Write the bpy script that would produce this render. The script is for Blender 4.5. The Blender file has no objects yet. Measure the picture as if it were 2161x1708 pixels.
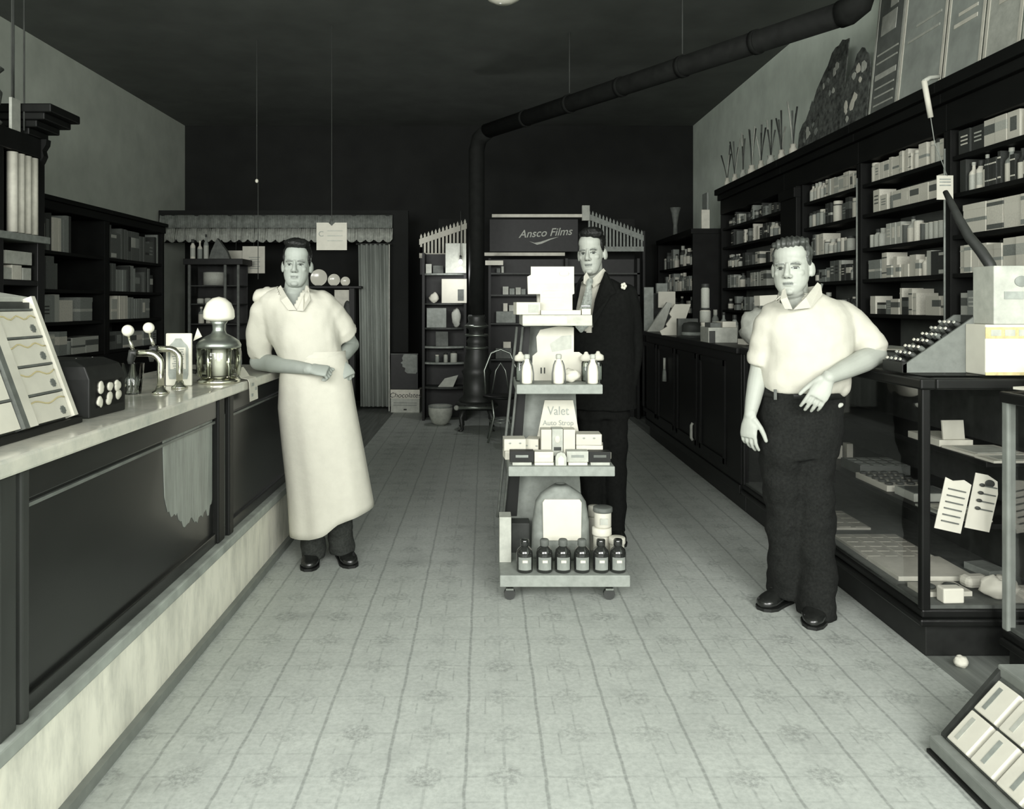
import bpy, bmesh, math, random
from mathutils import Vector, Matrix, noise, Euler
random.seed(7)
SC = bpy.context.scene
COL = SC.collection
PI = math.pi
# ---------------------------------------------------------------- camera
FPX, CX, CY, CH = 1660.0, 1022.0, 640.0, 1.4      # focal length in pixels, vanishing point, eye height
def at(px, py, Y):
    return Vector(((px - CX) * Y / FPX, Y, CH - (py - CY) * Y / FPX))
def w(npx, Y):
    return npx * Y / FPX
cam_d = bpy.data.cameras.new('camera'); cam = bpy.data.objects.new('camera', cam_d); COL.objects.link(cam)
cam.location = (0, 0, CH); cam.rotation_euler = (PI / 2, 0, 0)
cam_d.sensor_width = 36; cam_d.lens = 36 * FPX / 2161
cam_d.shift_x = (2161 / 2 - CX) / 2161; cam_d.shift_y = -(1708 / 2 - CY) / 2161
cam_d.clip_start = 0.02
SC.camera = cam

# ---------------------------------------------------------------- materials
def tint(v):
    t = max(0.0, min(1.0, (v - 0.36) / 0.13))
    a, b = (0.92, 1.0, 0.90), (1.0, 0.985, 0.84)
    return tuple(v * (a[i] * (1 - t) + b[i] * t) for i in range(3))
def new_mat(name):
    m = bpy.data.materials.new(name); m.use_nodes = True
    nt = m.node_tree
    return m, nt, nt.nodes['Principled BSDF']
class NB:
    def __init__(s, nt): s.nt = nt
    def add(s, t, **kw):
        n = s.nt.nodes.new(t)
        for k, v in kw.items(): setattr(n, k, v)
        return n
    def math(s, op, a, b=None, c=None, clamp=False):
        n = s.add('ShaderNodeMath', operation=op); n.use_clamp = clamp
        for i, x in enumerate((a, b, c)):
            if x is None: continue
            if isinstance(x, (int, float)): n.inputs[i].default_value = x
            else: s.nt.links.new(x, n.inputs[i])
        return n.outputs[0]
    def mix(s, f, a, b):
        n = s.add('ShaderNodeMix', data_type='RGBA')
        for i, x in ((0, f), (6, a), (7, b)):
            if isinstance(x, (int, float)): n.inputs[i].default_value = x
            elif isinstance(x, tuple): n.inputs[i].default_value = (*x, 1)
            else: s.nt.links.new(x, n.inputs[i])
        return n.outputs[2]
    def noise(s, vec, scale, detail=3, rough=.6):
        n = s.add('ShaderNodeTexNoise'); n.inputs['Scale'].default_value = scale
        n.inputs['Detail'].default_value = detail; n.inputs['Roughness'].default_value = rough
        if vec is not None: s.nt.links.new(vec, n.inputs['Vector'])
        return n.outputs['Fac']
    def ramp(s, f, lo, hi):
        n = s.add('ShaderNodeMapRange'); n.inputs[1].default_value = lo; n.inputs[2].default_value = hi
        s.nt.links.new(f, n.inputs[0]); return n.outputs[0]
def M(name, v, rough=.65, var=.18, scale=9.0, stretch=None, bump=0.0, bscale=60, spec=.3, metal=0.0, col=None, coat=0.0):
    m, nt, b = new_mat(name); nb = NB(nt)
    c = col or tint(v)
    tc = nb.add('ShaderNodeTexCoord'); vec = tc.outputs['Object']
    if stretch:
        mp = nb.add('ShaderNodeMapping'); mp.inputs['Scale'].default_value = stretch
        nt.links.new(vec, mp.inputs[0]); vec = mp.outputs[0]
    f = nb.noise(vec, scale)
    lo = tuple(x * (1 - var) for x in c); hi = tuple(min(.95, x * (1 + var)) for x in c)
    nt.links.new(nb.mix(nb.ramp(f, .25, .75), lo, hi), b.inputs['Base Color'])
    b.inputs['Roughness'].default_value = rough; b.inputs['Specular IOR Level'].default_value = spec
    b.inputs['Metallic'].default_value = metal; b.inputs['Coat Weight'].default_value = coat
    if bump:
        bn = nb.add('ShaderNodeBump'); bn.inputs['Strength'].default_value = bump; bn.inputs['Distance'].default_value = .01
        nt.links.new(nb.noise(vec, bscale, 4), bn.inputs['Height']); nt.links.new(bn.outputs[0], b.inputs['Normal'])
    return m
def glass_mat(name, tintv=(1, 1, 1), refl=1.0):
    m = bpy.data.materials.new(name); m.use_nodes = True; nt = m.node_tree; nt.nodes.clear(); nb = NB(nt)
    out = nb.add('ShaderNodeOutputMaterial'); mx = nb.add('ShaderNodeMixShader'); tr = nb.add('ShaderNodeBsdfTransparent'); gl = nb.add('ShaderNodeBsdfGlossy')
    tr.inputs[0].default_value = (*tintv, 1); gl.inputs['Roughness'].default_value = .03
    fr = nb.add('ShaderNodeFresnel'); fr.inputs[0].default_value = 1.45
    n = nb.noise(nb.add('ShaderNodeTexCoord').outputs['Object'], 3.0)
    f = nb.math('MULTIPLY', fr.outputs[0], nb.math('MULTIPLY', nb.ramp(n, 0, 1), 0.5 * refl, clamp=False), clamp=True)
    f = nb.math('ADD', f, nb.math('MULTIPLY', fr.outputs[0], .5 * refl), clamp=True)
    nt.links.new(f, mx.inputs[0]); nt.links.new(tr.outputs[0], mx.inputs[1]); nt.links.new(gl.outputs[0], mx.inputs[2]); nt.links.new(mx.outputs[0], out.inputs[0])
    return m
MT = {}
MT['dark_wood'] = M('dark_wood', .009, .45, .35, 6, (1, 1, .15), spec=.2)
MT['case_wood'] = M('case_wood', .007, .42, .35, 8, (1, .2, 1), spec=.22)
MT['counter_wood'] = M('counter_wood', .014, .30, .35, 4, (1, .3, 1), spec=.5, coat=.1)
MT['shelf_wood'] = M('shelf_wood', .008, .6, .3, 7, (1, .2, 1), spec=.12)
MT['shelf_back'] = M('shelf_back', .11, .7, .3, 4)
MT['mid_wood'] = M('mid_wood', .30, .6, .2, 10, (.2, 1, 1))
MT['pale_wood'] = M('pale_wood', .5, .6, .15, 10, (1, .2, 1))
MT['white'] = M('white', .60, .6, .05, 12)
MT['cream'] = M('cream', .53, .6, .07, 14)
MT['pale'] = M('pale', .58, .6, .14, 14)
MT['light'] = M('light', .42, .6, .18, 20)
MT['mid'] = M('mid', .24, .6, .25, 20)
MT['dim'] = M('dim', .11, .6, .3, 20)
MT['dark'] = M('dark', .04, .55, .3, 20)
MT['black'] = M('black', .012, .5, .3, 20)
MT['ink'] = M('ink', .05, .7, .3, 30)
MT['softink'] = M('softink', .30, .7, .2, 30)
MT['chrome'] = M('chrome', .75, .18, .05, 5, metal=1.0)
MT['dull_metal'] = M('dull_metal', .35, .35, .2, 8, metal=.9)
MT['iron'] = M('iron', .03, .45, .3, 12, spec=.5)
MT['enamel'] = M('enamel', .72, .15, .03, 5, spec=.6)
MT['amber'] = M('amber', .02, .12, .3, 8, spec=.7)
MT['pipe_black'] = M('pipe_black', .012, .75, .3, 12, spec=.12)
MT['cord'] = M('cord', .06, .8)
MT['curtain'] = M('curtain', .34, .9, .2, 30, (1, 1, .1))
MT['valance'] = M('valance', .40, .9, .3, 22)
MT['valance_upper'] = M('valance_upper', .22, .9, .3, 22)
MT['glass'] = glass_mat('glass', refl=.4)
MT['jar_glass'] = glass_mat('jar_glass', (.90, .93, .90), 1.6)
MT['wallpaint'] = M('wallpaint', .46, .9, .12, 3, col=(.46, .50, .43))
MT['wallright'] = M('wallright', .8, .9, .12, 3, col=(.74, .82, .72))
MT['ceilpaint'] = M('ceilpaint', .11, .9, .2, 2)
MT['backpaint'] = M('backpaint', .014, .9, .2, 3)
MT['foliage_card'] = M('foliage_card', .09, .8, .9, 22)
MT['poster_gray'] = M('poster_gray', .34, .7, .25, 5)
MT['poster_dark'] = M('poster_dark', .13, .7, .3, 6)
MT['shirt'] = M('shirt_cotton', .50, .85, .03, 20, bump=.15, bscale=40)
MT['apron'] = M('apron_cotton', .54, .9, .04, 20, bump=.15, bscale=30)
MT['trouser'] = M('trouser_wool', .013, .95, .4, 90, bump=.3, bscale=120, spec=.15)
MT['trouser_gray'] = M('trouser_gray', .035, .95, .4, 90, bump=.3, bscale=120, spec=.15)
MT['suit'] = M('suit_wool', .008, .95, .3, 60, spec=.1)
MT['skin'] = M('skin', .34, .55, .06, 14, spec=.3)
MT['skin_pale'] = M('skin_pale', .40, .5, .06, 14, spec=.35)
MT['lip'] = M('lip', .23, .5, .1)
MT['eye'] = M('eye', .05, .3, .2)
MT['eyewhite'] = M('eyewhite', .36, .3, .1)
MT['brow'] = M('brow', .15, .8, .2)
MT['browdark'] = M('browdark', .11, .8, .2)
MT['hair_black'] = M('hair_black', .010, .5, .5, 50, (1, .3, 1), bump=.5, bscale=90)
MT['hair_brown'] = M('hair_brown', .06, .4, .8, 26, (1, .25, .6), bump=.6, bscale=70, spec=.5)
MT['shoe'] = M('shoe_leather', .014, .25, .3, 20, spec=.6)
MT['tie'] = M('tie_silk', .32, .5, .5, 60)
MT['lamp'] = None
def emit(name, col, s):
    m, nt, b = new_mat(name)
    b.inputs['Base Color'].default_value = (*col, 1); b.inputs['Emission Color'].default_value = (*col, 1); b.inputs['Emission Strength'].default_value = s
    return m
MT['lamp'] = emit('lamp_globe', (1, .98, .86), 1.6)

def floor_material():
    m, nt, b = new_mat('linoleum'); nb = NB(nt)
    tc = nb.add('ShaderNodeTexCoord'); sep = nb.add('ShaderNodeSeparateXYZ')
    # wobble the pattern a little
    nz = nb.add('ShaderNodeTexNoise'); nz.inputs['Scale'].default_value = 7; nt.links.new(tc.outputs['Object'], nz.inputs['Vector'])
    vm = nb.add('ShaderNodeVectorMath', operation='SCALE'); vs = nb.add('ShaderNodeVectorMath', operation='SUBTRACT'); vs.inputs[1].default_value = (.5, .5, .5)
    nt.links.new(nz.outputs['Color'], vs.inputs[0]); nt.links.new(vs.outputs[0], vm.inputs[0]); vm.inputs['Scale'].default_value = .012
    va = nb.add('ShaderNodeVectorMath', operation='ADD'); nt.links.new(tc.outputs['Object'], va.inputs[0]); nt.links.new(vm.outputs[0], va.inputs[1])
    nt.links.new(va.outputs[0], sep.inputs[0]); X, Y = sep.outputs[0], sep.outputs[1]
    T = .237
    u = nb.math('DIVIDE', nb.math('ADD', X, 10.0 + .01), T); v = nb.math('DIVIDE', nb.math('ADD', Y, 10.0), T)
    du = nb.math('PINGPONG', u, .5); dv = nb.math('PINGPONG', v, .5)          # distance to the tile lines, in tiles
    hu = nb.math('SUBTRACT', .5, du); hv = nb.math('SUBTRACT', .5, dv)          # distance to the tile centre lines
    def line(d, wd, s): return nb.math('MULTIPLY', nb.ramp(d, wd, wd * .4), s)
    fine = nb.noise(tc.outputs['Object'], 55, 5, .7); mid = nb.noise(tc.outputs['Object'], 9, 4); big = nb.noise(tc.outputs['Object'], 1.6, 3)
    brk = nb.ramp(mid, .40, .60)
    lines = nb.math('MAXIMUM', line(du, .03, .75), nb.math('MULTIPLY', line(hu, .026, .55), brk))
    lines = nb.math('MAXIMUM', lines, nb.math('MULTIPLY', line(dv, .026, .5), brk))
    lines = nb.math('MAXIMUM', lines, nb.math('MULTIPLY', line(nb.math('PINGPONG', nb.math('MULTIPLY', v, 2.0), .5), .03, .3), nb.ramp(mid, .6, .45)))
    q1 = nb.math('PINGPONG', nb.math('ADD', nb.math('MULTIPLY', u, 2.0), nb.math('MULTIPLY', nb.math('FLOOR', nb.math('MULTIPLY', v, 2.0)), .5)), .5)
    brick = nb.math('MULTIPLY', line(q1, .035, .5), nb.ramp(nb.noise(tc.outputs['Object'], 6, 3), .52, .45))
    lines = nb.math('MAXIMUM', lines, brick)
    r = nb.math('SQRT', nb.math('ADD', nb.math('MULTIPLY', hu, hu), nb.math('MULTIPLY', dv, dv)))
    ring = nb.math('MULTIPLY', nb.ramp(r, .27, .18), nb.ramp(fine, .40, .62))
    ring = nb.math('MULTIPLY', ring, nb.ramp(big, .3, .6))
    pat = nb.math('MAXIMUM', nb.math('MULTIPLY', lines, nb.ramp(fine, .15, .55)), nb.math('MULTIPLY', ring, .75), clamp=True)
    base = nb.mix(nb.ramp(mid, .25, .75), (.42, .45, .415), (.50, .535, .49))
    base = nb.mix(nb.math('MULTIPLY', nb.ramp(fine, .40, .70), .6), base, (.30, .32, .295))
    colr = nb.mix(nb.math('MULTIPLY', pat, .8), base, (.17, .185, .17))
    colr = nb.mix(nb.math('MULTIPLY', nb.math('MULTIPLY', nb.ramp(big, .5, .72), nb.ramp(nb.noise(tc.outputs['Object'], 5, 5, .7), .45, .65)), .55), colr, (.20, .215, .20))
    nt.links.new(colr, b.inputs['Base Color']); b.inputs['Roughness'].default_value = .5; b.inputs['Specular IOR Level'].default_value = .3
    return m
def marble_material(name, v, vein, streak=(3, .8, 1.0), rough=.3):
    m, nt, b = new_mat(name); nb = NB(nt)
    tc = nb.add('ShaderNodeTexCoord'); mp = nb.add('ShaderNodeMapping'); mp.inputs['Scale'].default_value = streak
    nt.links.new(tc.outputs['Object'], mp.inputs[0])
    n1 = nb.noise(mp.outputs[0], 3.5, 6, .65); n2 = nb.noise(mp.outputs[0], 14, 5, .7)
    f = nb.math('ADD', nb.math('MULTIPLY', nb.ramp(n1, .42, .72), .75), nb.math('MULTIPLY', nb.ramp(n2, .45, .8), .35), clamp=True)
    nt.links.new(nb.mix(f, tint(v), tint(vein)), b.inputs['Base Color']); b.inputs['Roughness'].default_value = rough; b.inputs['Specular IOR Level'].default_value = .5
    return m
MT['marble_base'] = marble_material('marble_base', .86, .46, (1, 1.2, .35), .45)
MT['marble_top'] = marble_material('marble_top', .62, .40, (1, 1, 1), .12)
MT['floor'] = floor_material()

# ---------------------------------------------------------------- mesh builder
class MB:
    def __init__(s): s.v = []; s.f = []; s.m = []; s.sm = []
    def add(s, vs, fs, mi=0, smooth=False):
        o = len(s.v); s.v += [Vector(x) for x in vs]
        for f in fs: s.f.append([o + i for i in f]); s.m.append(mi); s.sm.append(smooth)
        return s
    def box(s, c, d, mi=0, rot=None):
        x, y, z = d[0] / 2, d[1] / 2, d[2] / 2; c = Vector(c)
        vs = [Vector(p) for p in ((-x, -y, -z), (x, -y, -z), (x, y, -z), (-x, y, -z), (-x, -y, z), (x, -y, z), (x, y, z), (-x, y, z))]
        if rot is not None: R = rot if isinstance(rot, Matrix) else Euler(rot).to_matrix(); vs = [R @ p for p in vs]
        return s.add([p + c for p in vs], [(0, 3, 2, 1), (4, 5, 6, 7), (0, 1, 5, 4), (1, 2, 6, 5), (2, 3, 7, 6), (3, 0, 4, 7)], mi)
    def bb(s, a, b, mi=0):
        a, b = Vector(a), Vector(b); return s.box((a + b) / 2, [abs(x) for x in (b - a)], mi)
    def loft(s, rings, mi=0, smooth=True, cap=True, close=False):
        n = len(rings[0]); vs = [p for r in rings for p in r]; fs = []
        R = len(rings)
        for i in range(R if close else R - 1):
            k = (i + 1) % R
            for j in range(n): fs.append((i * n + j, i * n + (j + 1) % n, k * n + (j + 1) % n, k * n + j))
        s.add(vs, fs, mi, smooth)
        if cap and not close:
            o = len(s.v) - len(vs)
            s.f.append([o + j for j in reversed(range(n))]); s.m.append(mi); s.sm.append(False)
            s.f.append([o + (R - 1) * n + j for j in range(n)]); s.m.append(mi); s.sm.append(False)
        return s
    def lathe(s, prof, c=(0, 0, 0), n=24, mi=0, smooth=True, mis=None):
        c = Vector(c); o = len(s.v)
        rings = [[c + Vector((max(r, 1e-4) * math.cos(2 * PI * j / n), max(r, 1e-4) * math.sin(2 * PI * j / n), z)) for j in range(n)] for r, z in prof]
        s.v += [p for r in rings for p in r]
        for i in range(len(prof) - 1):
            for j in range(n):
                s.f.append([o + i * n + j, o + i * n + (j + 1) % n, o + (i + 1) * n + (j + 1) % n, o + (i + 1) * n + j]); s.m.append(mis[i] if mis else mi); s.sm.append(smooth)
        s.f.append([o + j for j in reversed(range(n))]); s.m.append(mis[0] if mis else mi); s.sm.append(False)
        k = o + (len(prof) - 1) * n
        s.f.append([k + j for j in range(n)]); s.m.append(mis[-1] if mis else mi); s.sm.append(False)
        return s
    def tube(s, pts, r, n=10, mi=0, closed=False, smooth=True):
        pts = [Vector(p) for p in pts]; rs = r if isinstance(r, (list, tuple)) else [r] * len(pts)
        rings = []; up = None; L = len(pts)
        for i, p in enumerate(pts):
            if closed: t = pts[(i + 1) % L] - pts[i - 1]
            else: t = pts[min(i + 1, L - 1)] - pts[max(i - 1, 0)]
            t.normalize()
            if up is None:
                up = t.orthogonal().normalized()
            else:
                up = (up - t * up.dot(t)); up = up.normalized() if up.length > 1e-6 else t.orthogonal().normalized()
            bi = t.cross(up)
            rings.append([p + (up * math.cos(2 * PI * j / n) + bi * math.sin(2 * PI * j / n)) * rs[i] for j in range(n)])
        return s.loft(rings, mi, smooth, not closed, closed)
    def ellipsoid(s, c, r, mi=0, nu=20, nv=12, rot=None):
        c = Vector(c); rings = []
        Rm = rot if isinstance(rot, Matrix) else (Euler(rot).to_matrix() if rot is not None else Matrix.Identity(3))
        for i in range(nv + 1):
            a = -PI / 2 + PI * min(max(i / nv, .002), .998)
            rings.append([c + Rm @ Vector((r[0] * math.cos(a) * math.cos(2 * PI * j / nu), r[1] * math.cos(a) * math.sin(2 * PI * j / nu), r[2] * math.sin(a))) for j in range(nu)])
        return s.loft(rings, mi)
    def prism(s, poly, ext, mi=0, smooth=False):
        """poly: list of 3-D points (planar, any direction); ext: extrusion vector"""
        e = Vector(ext); n = len(poly); a = [Vector(p) for p in poly]; vs = a + [p + e for p in a]
        fs = [tuple(range(n)), tuple(reversed(range(n, 2 * n)))] + [(j, j + n, (j + 1) % n + n, (j + 1) % n) for j in range(n)]
        return s.add(vs, fs, mi, smooth)
    def mesh(s, name, mats, off=Vector()):
        me = bpy.data.meshes.new(name)
        me.from_pydata([p - off for p in s.v], [], s.f)
        for m in mats: me.materials.append(MT[m] if isinstance(m, str) else m)
        me.polygons.foreach_set('material_index', s.m); me.polygons.foreach_set('use_smooth', s.sm)
        bm = bmesh.new(); bm.from_mesh(me); bmesh.ops.recalc_face_normals(bm, faces=bm.faces); bm.to_mesh(me); bm.free()
        me.update(); return me
    def build(s, name, mats, parent=None, off=None, bevel=0.0, world=False):
        """world=True: vertices are in world space although there is a parent (an unrotated Empty)"""
        if isinstance(mats, str) or isinstance(mats, bpy.types.Material): mats = [mats]
        o = Vector(off) if (off is not None and world) else Vector()
        if world and parent is not None: o = wloc(parent)
        ob = bpy.data.objects.new(name, s.mesh(name, mats, o)); COL.objects.link(ob)
        if parent is not None: ob.parent = parent
        elif off is not None: ob.location = Vector(off)
        if bevel:
            b = ob.modifiers.new('edge', 'BEVEL'); b.width = bevel; b.segments = 2; b.limit_method = 'ANGLE'; b.angle_limit = math.radians(40)
        return ob
def wloc(o):
    l = Vector(o.location)
    while o.parent is not None: o = o.parent; l = l + Vector(o.location)
    return l
def tag(o, label=None, cat=None, group=None, kind=None):
    if label: o['label'] = label
    if cat: o['category'] = cat
    if group: o['group'] = group
    if kind: o['kind'] = kind
    return o
def thing(name, label, cat, loc=(0, 0, 0), rz=0.0, group=None):
    o = bpy.data.objects.new(name, None); COL.objects.link(o); o.empty_display_size = .1
    o.location = loc; o.rotation_euler = (0, 0, rz)
    return tag(o, label, cat, group)
def struct(name, mb, mat, bevel=0):
    return tag(mb.build(name, mat, bevel=bevel), kind='structure')
def dup(root, loc=None, rz=None, label=None, group=None, scale=None):
    r = root.copy(); COL.objects.link(r)
    if loc is not None: r.location = loc
    if rz is not None: r.rotation_euler = (0, 0, rz)
    if scale is not None: r.scale = scale
    if label: r['label'] = label
    if group: r['group'] = group
    for ch in KIDS.get(root.name) or list(root.children):
        c = ch.copy(); COL.objects.link(c); c.parent = r
        for g in list(ch.children):
            d = g.copy(); COL.objects.link(d); d.parent = c
    return r
KIDS = {}
def text(body, size, parent, loc, rot=(PI / 2, 0, 0), mat='ink', name='lettering', shear=0.0, ext=.001, align='CENTER', bold=0.0, width=1.0):
    cu = bpy.data.curves.new('lettering', 'FONT'); cu.body = body; cu.size = size; cu.extrude = ext; cu.align_x = align; cu.align_y = 'CENTER'; cu.shear = shear; cu.offset = bold
    t = bpy.data.objects.new('tmp', cu); COL.objects.link(t)
    dg = bpy.context.evaluated_depsgraph_get(); dg.update()
    me = bpy.data.meshes.new_from_object(t.evaluated_get(dg)); bpy.data.objects.remove(t)
    me.materials.clear(); me.materials.append(MT[mat])
    o = bpy.data.objects.new(name, me); COL.objects.link(o); o.parent = parent; o.location = loc; o.rotation_euler = rot; o.scale = (width, 1, 1)
    return o
ORD = 'first second third fourth fifth sixth seventh eighth ninth tenth eleventh twelfth thirteenth fourteenth fifteenth sixteenth seventeenth eighteenth nineteenth twentieth'.split()
# ---------------------------------------------------------------- the room
XL, XR, YF, YB, ZC = -4.3, 3.0, -1.6, 11.3, 3.95
m = MB().bb((XL - .1, YF - .1, -.12), (XR + .1, YB + .1, -.004)); struct('floor', m, M('floor_boards', .17, .7, .3, 5, (6, .3, 1)))
m = MB().bb((-1.16, YF, -.004), (1.75, YB - .3, 0)); o = struct('floor_linoleum', m, 'floor')
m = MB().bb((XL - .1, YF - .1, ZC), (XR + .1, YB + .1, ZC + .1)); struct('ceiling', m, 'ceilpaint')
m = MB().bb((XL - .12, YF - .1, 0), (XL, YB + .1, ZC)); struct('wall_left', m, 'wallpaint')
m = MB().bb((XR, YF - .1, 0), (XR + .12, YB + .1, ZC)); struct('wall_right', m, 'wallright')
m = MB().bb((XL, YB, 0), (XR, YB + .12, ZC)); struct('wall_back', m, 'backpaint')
# the shop front behind the camera: two show windows and a doorway
m = MB()
m.bb((XL, YF - .12, 0), (XR, YF, .45)); m.bb((XL, YF - .12, 3.6), (XR, YF, ZC))
for a, b in ((XL, -3.9), (-.95, -.7), (.7, .95), (2.75, XR)): m.bb((a, YF - .12, .45), (b, YF, 3.6))
struct('wall_front', m, 'wallpaint')
def area(name, loc, rot, sx, sy, e, col=(1, 1, .97), spread=180):
    d = bpy.data.lights.new(name, 'AREA'); d.shape = 'RECTANGLE'; d.size = sx; d.size_y = sy; d.energy = e; d.color = col; d.spread = math.radians(spread)
    o = bpy.data.objects.new(name, d); COL.objects.link(o); o.location = loc; o.rotation_euler = rot; return o
# daylight through the show windows
area('daylight', (-2.4, YF + .02, 2.35), (PI / 2, 0, 0), 2.9, 2.2, 310, spread=160)
area('daylight', (0.0, YF + .02, 2.35), (PI / 2 - .4, 0, 0), 1.4, 2.2, 75, spread=150)
area('daylight', (1.85, YF + .02, 2.35), (PI / 2 - .4, 0, 0), 1.8, 2.2, 190, spread=150)
wd = bpy.data.worlds.new('World'); SC.world = wd; wd.use_nodes = True
wd.node_tree.nodes['Background'].inputs[0].default_value = (.9, 1, .95, 1); wd.node_tree.nodes['Background'].inputs[1].default_value = .05

# pendant opal globe at the ceiling
t = thing('pendant_lamp', 'white opal globe lamp hanging from the ceiling above the aisle', 'lamp', (.122, 4.95, 3.284))
MB().lathe([(0, 0), (.05, .005), (.1, .03), (.135, .08), (.145, .14), (.13, .2), (.09, .25), (.05, .275)], n=28).build('globe', ['enamel'], t)
MB().lathe([(.052, .27), (.055, .3), (.03, .33), (.012, .36), (.012, .665)], n=16).build('stem', ['dull_metal'], t)

# ---------------------------------------------------------------- soda counter on the left
t = thing('soda_counter', 'long soda fountain counter of dark varnished wood with marble top and marble base', 'counter', (-1.45, 1.2, 0))
Y0, Y1, XF, XBk = 1.25, 4.72, -1.15, -1.78
m = MB().bb((XBk, Y0, 0), (XF, Y1, .31)); m.build('marble_base', ['marble_base'], t, world=True)
m = MB().bb((XBk, Y0, 0), (XF + .025, Y1 + .02, .035)); m.build('toe_strip', [M('toe', .2, .6)], t, world=True)
m = MB().bb((XBk, Y0, .31), (XF + .022, Y1 + .01, .352)); m.build('ledge', [M('ledge', .33, .5, .3, 8)], t, world=True, bevel=.006)
m = MB().bb((XBk, 1.93, .352), (XF - .03, Y1, .985)); m.build('front_panel', ['counter_wood'], t, world=True)
m = MB()
for a, b in ((1.86, 1.93), (1.95, 1.985)): m.bb((XF - .10, a, .352), (XF + .004, b, .985))
m.bb((XBk, 1.86, .352), (XF - .02, 1.93, .985)); m.build('end_post', [M('end_post', .03, .35, .4, 8, (1, 1, .2))], t, world=True, bevel=.006)
m = MB()
m.bb((XF - .05, 3.42, .352), (XF - .004, 3.50, .985)); m.bb((XF - .05, 3.54, .352), (XF + .004, 3.60, .985)); m.build('pilaster', ['dark_wood'], t, world=True, bevel=.006)
m = MB(); m.bb((XF - .05, 3.505, .352), (XF - .012, 3.535, .985)); m.build('pilaster_bead', [M('bead', .12, .3, .3)], t, world=True, bevel=.008)
m = MB().bb((XF - .05, 1.985, .90), (XF - .012, Y1, .985)); m.build('top_rail', ['counter_wood'], t, world=True, bevel=.004)
m = MB().bb((XF - .05, 1.985, .352), (XF - .014, Y1, .40)); m.build('bottom_rail', ['counter_wood'], t, world=True, bevel=.004)
m = MB().bb((XF - .05, 1.985, .876), (XF - .020, Y1, .886)); m.build('rail_bead', [M('bead2', .14, .3, .3)], t, world=True)
MT['pale_veneer'] = marble_material('pale_veneer', .30, .14, (1, 5, .5), .4)  # paler streaked patch on the front panel, with an irregular lower edge
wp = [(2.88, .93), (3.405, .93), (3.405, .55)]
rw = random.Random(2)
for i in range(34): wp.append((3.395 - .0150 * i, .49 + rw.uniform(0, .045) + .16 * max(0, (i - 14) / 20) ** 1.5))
MB().prism([Vector((XF - .0305, y, z)) for y, z in wp], (.0025, 0, 0)).build('pale_panel_patch', ['pale_veneer'], t, world=True)
m = MB().bb((XBk - .02, Y0 + .1, .985), (XF + .022, Y1 + .03, 1.03)); m.build('marble_top', ['marble_top'], t, world=True, bevel=.008)

# ---------------------------------------------------------------- things on the soda counter
ZT = 1.0305
# leaning rack of candy boxes: face towards the aisle (+X), leaning back (-X)
t = thing('candy_rack', 'tall sloping counter rack holding two rows of white candy boxes', 'display rack', (-1.42, 2.16, ZT))
lean = Vector((-.135, 0, .365)).normalized(); nrm = Vector((lean.z, 0, -lean.x)); B0 = Vector((-1.262, 0, ZT + .022))
def rk(y, s, d): return Vector((B0.x, y - .07, B0.z)) + lean * s + nrm * d     # y along the counter, s up the slope, d out of it
def slab(mb, y0, y1, s0, s1, d0, d1, mi=0):
    p = [rk(y, s, d) for d in (d0, d1) for y, s in ((y0, s0), (y1, s0), (y1, s1), (y0, s1))]
    mb.add(p, [(0, 1, 2, 3), (7, 6, 5, 4), (0, 4, 5, 1), (1, 5, 6, 2), (2, 6, 7, 3), (3, 7, 4, 0)], mi)
    return mb
H = .385
m = MB(); m.bb((-1.66, 1.72, ZT), (-1.245, 2.44, ZT + .02)); m.build('base', ['dark_wood'], t, world=True, bevel=.003)
m = slab(MB(), 1.80, 2.47, 0, H, -.02, -.008); m.build('back_board', ['dark'], t, world=True)
for y0, y1, mt in ((1.80, 1.82, 'pale_wood'), (2.20, 2.222, 'dim'), (2.222, 2.262, 'pale_wood'), (2.456, 2.476, 'pale_wood')):
    slab(MB(), y0, y1, 0, H, -.02, .022).build('upright', [mt], t, world=True)
p = [(-1.40, 1.72, ZT + .372), (-1.40, 2.42, ZT + .372), (-1.60, 2.42, ZT + .405), (-1.60, 1.72, ZT + .405)]
MB().prism([Vector(q) for q in p], (0, 0, .016)).build('top_board', ['light'], t, world=True, bevel=.003)
MB().bb((-1.405, 1.72, ZT + .346), (-1.38, 2.42, ZT + .3715)).build('top_rail', ['dark'], t, world=True)
p = [(-1.30, 2.39, ZT + .02), (-1.60, 2.39, ZT + .02), (-1.60, 2.39, ZT + .40), (-1.42, 2.39, ZT + .372)]
MB().prism([Vector(q) for q in p], (0, .012, 0)).build('side_panel', ['light'], t, world=True)
step = (H - .04) / 4
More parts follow.
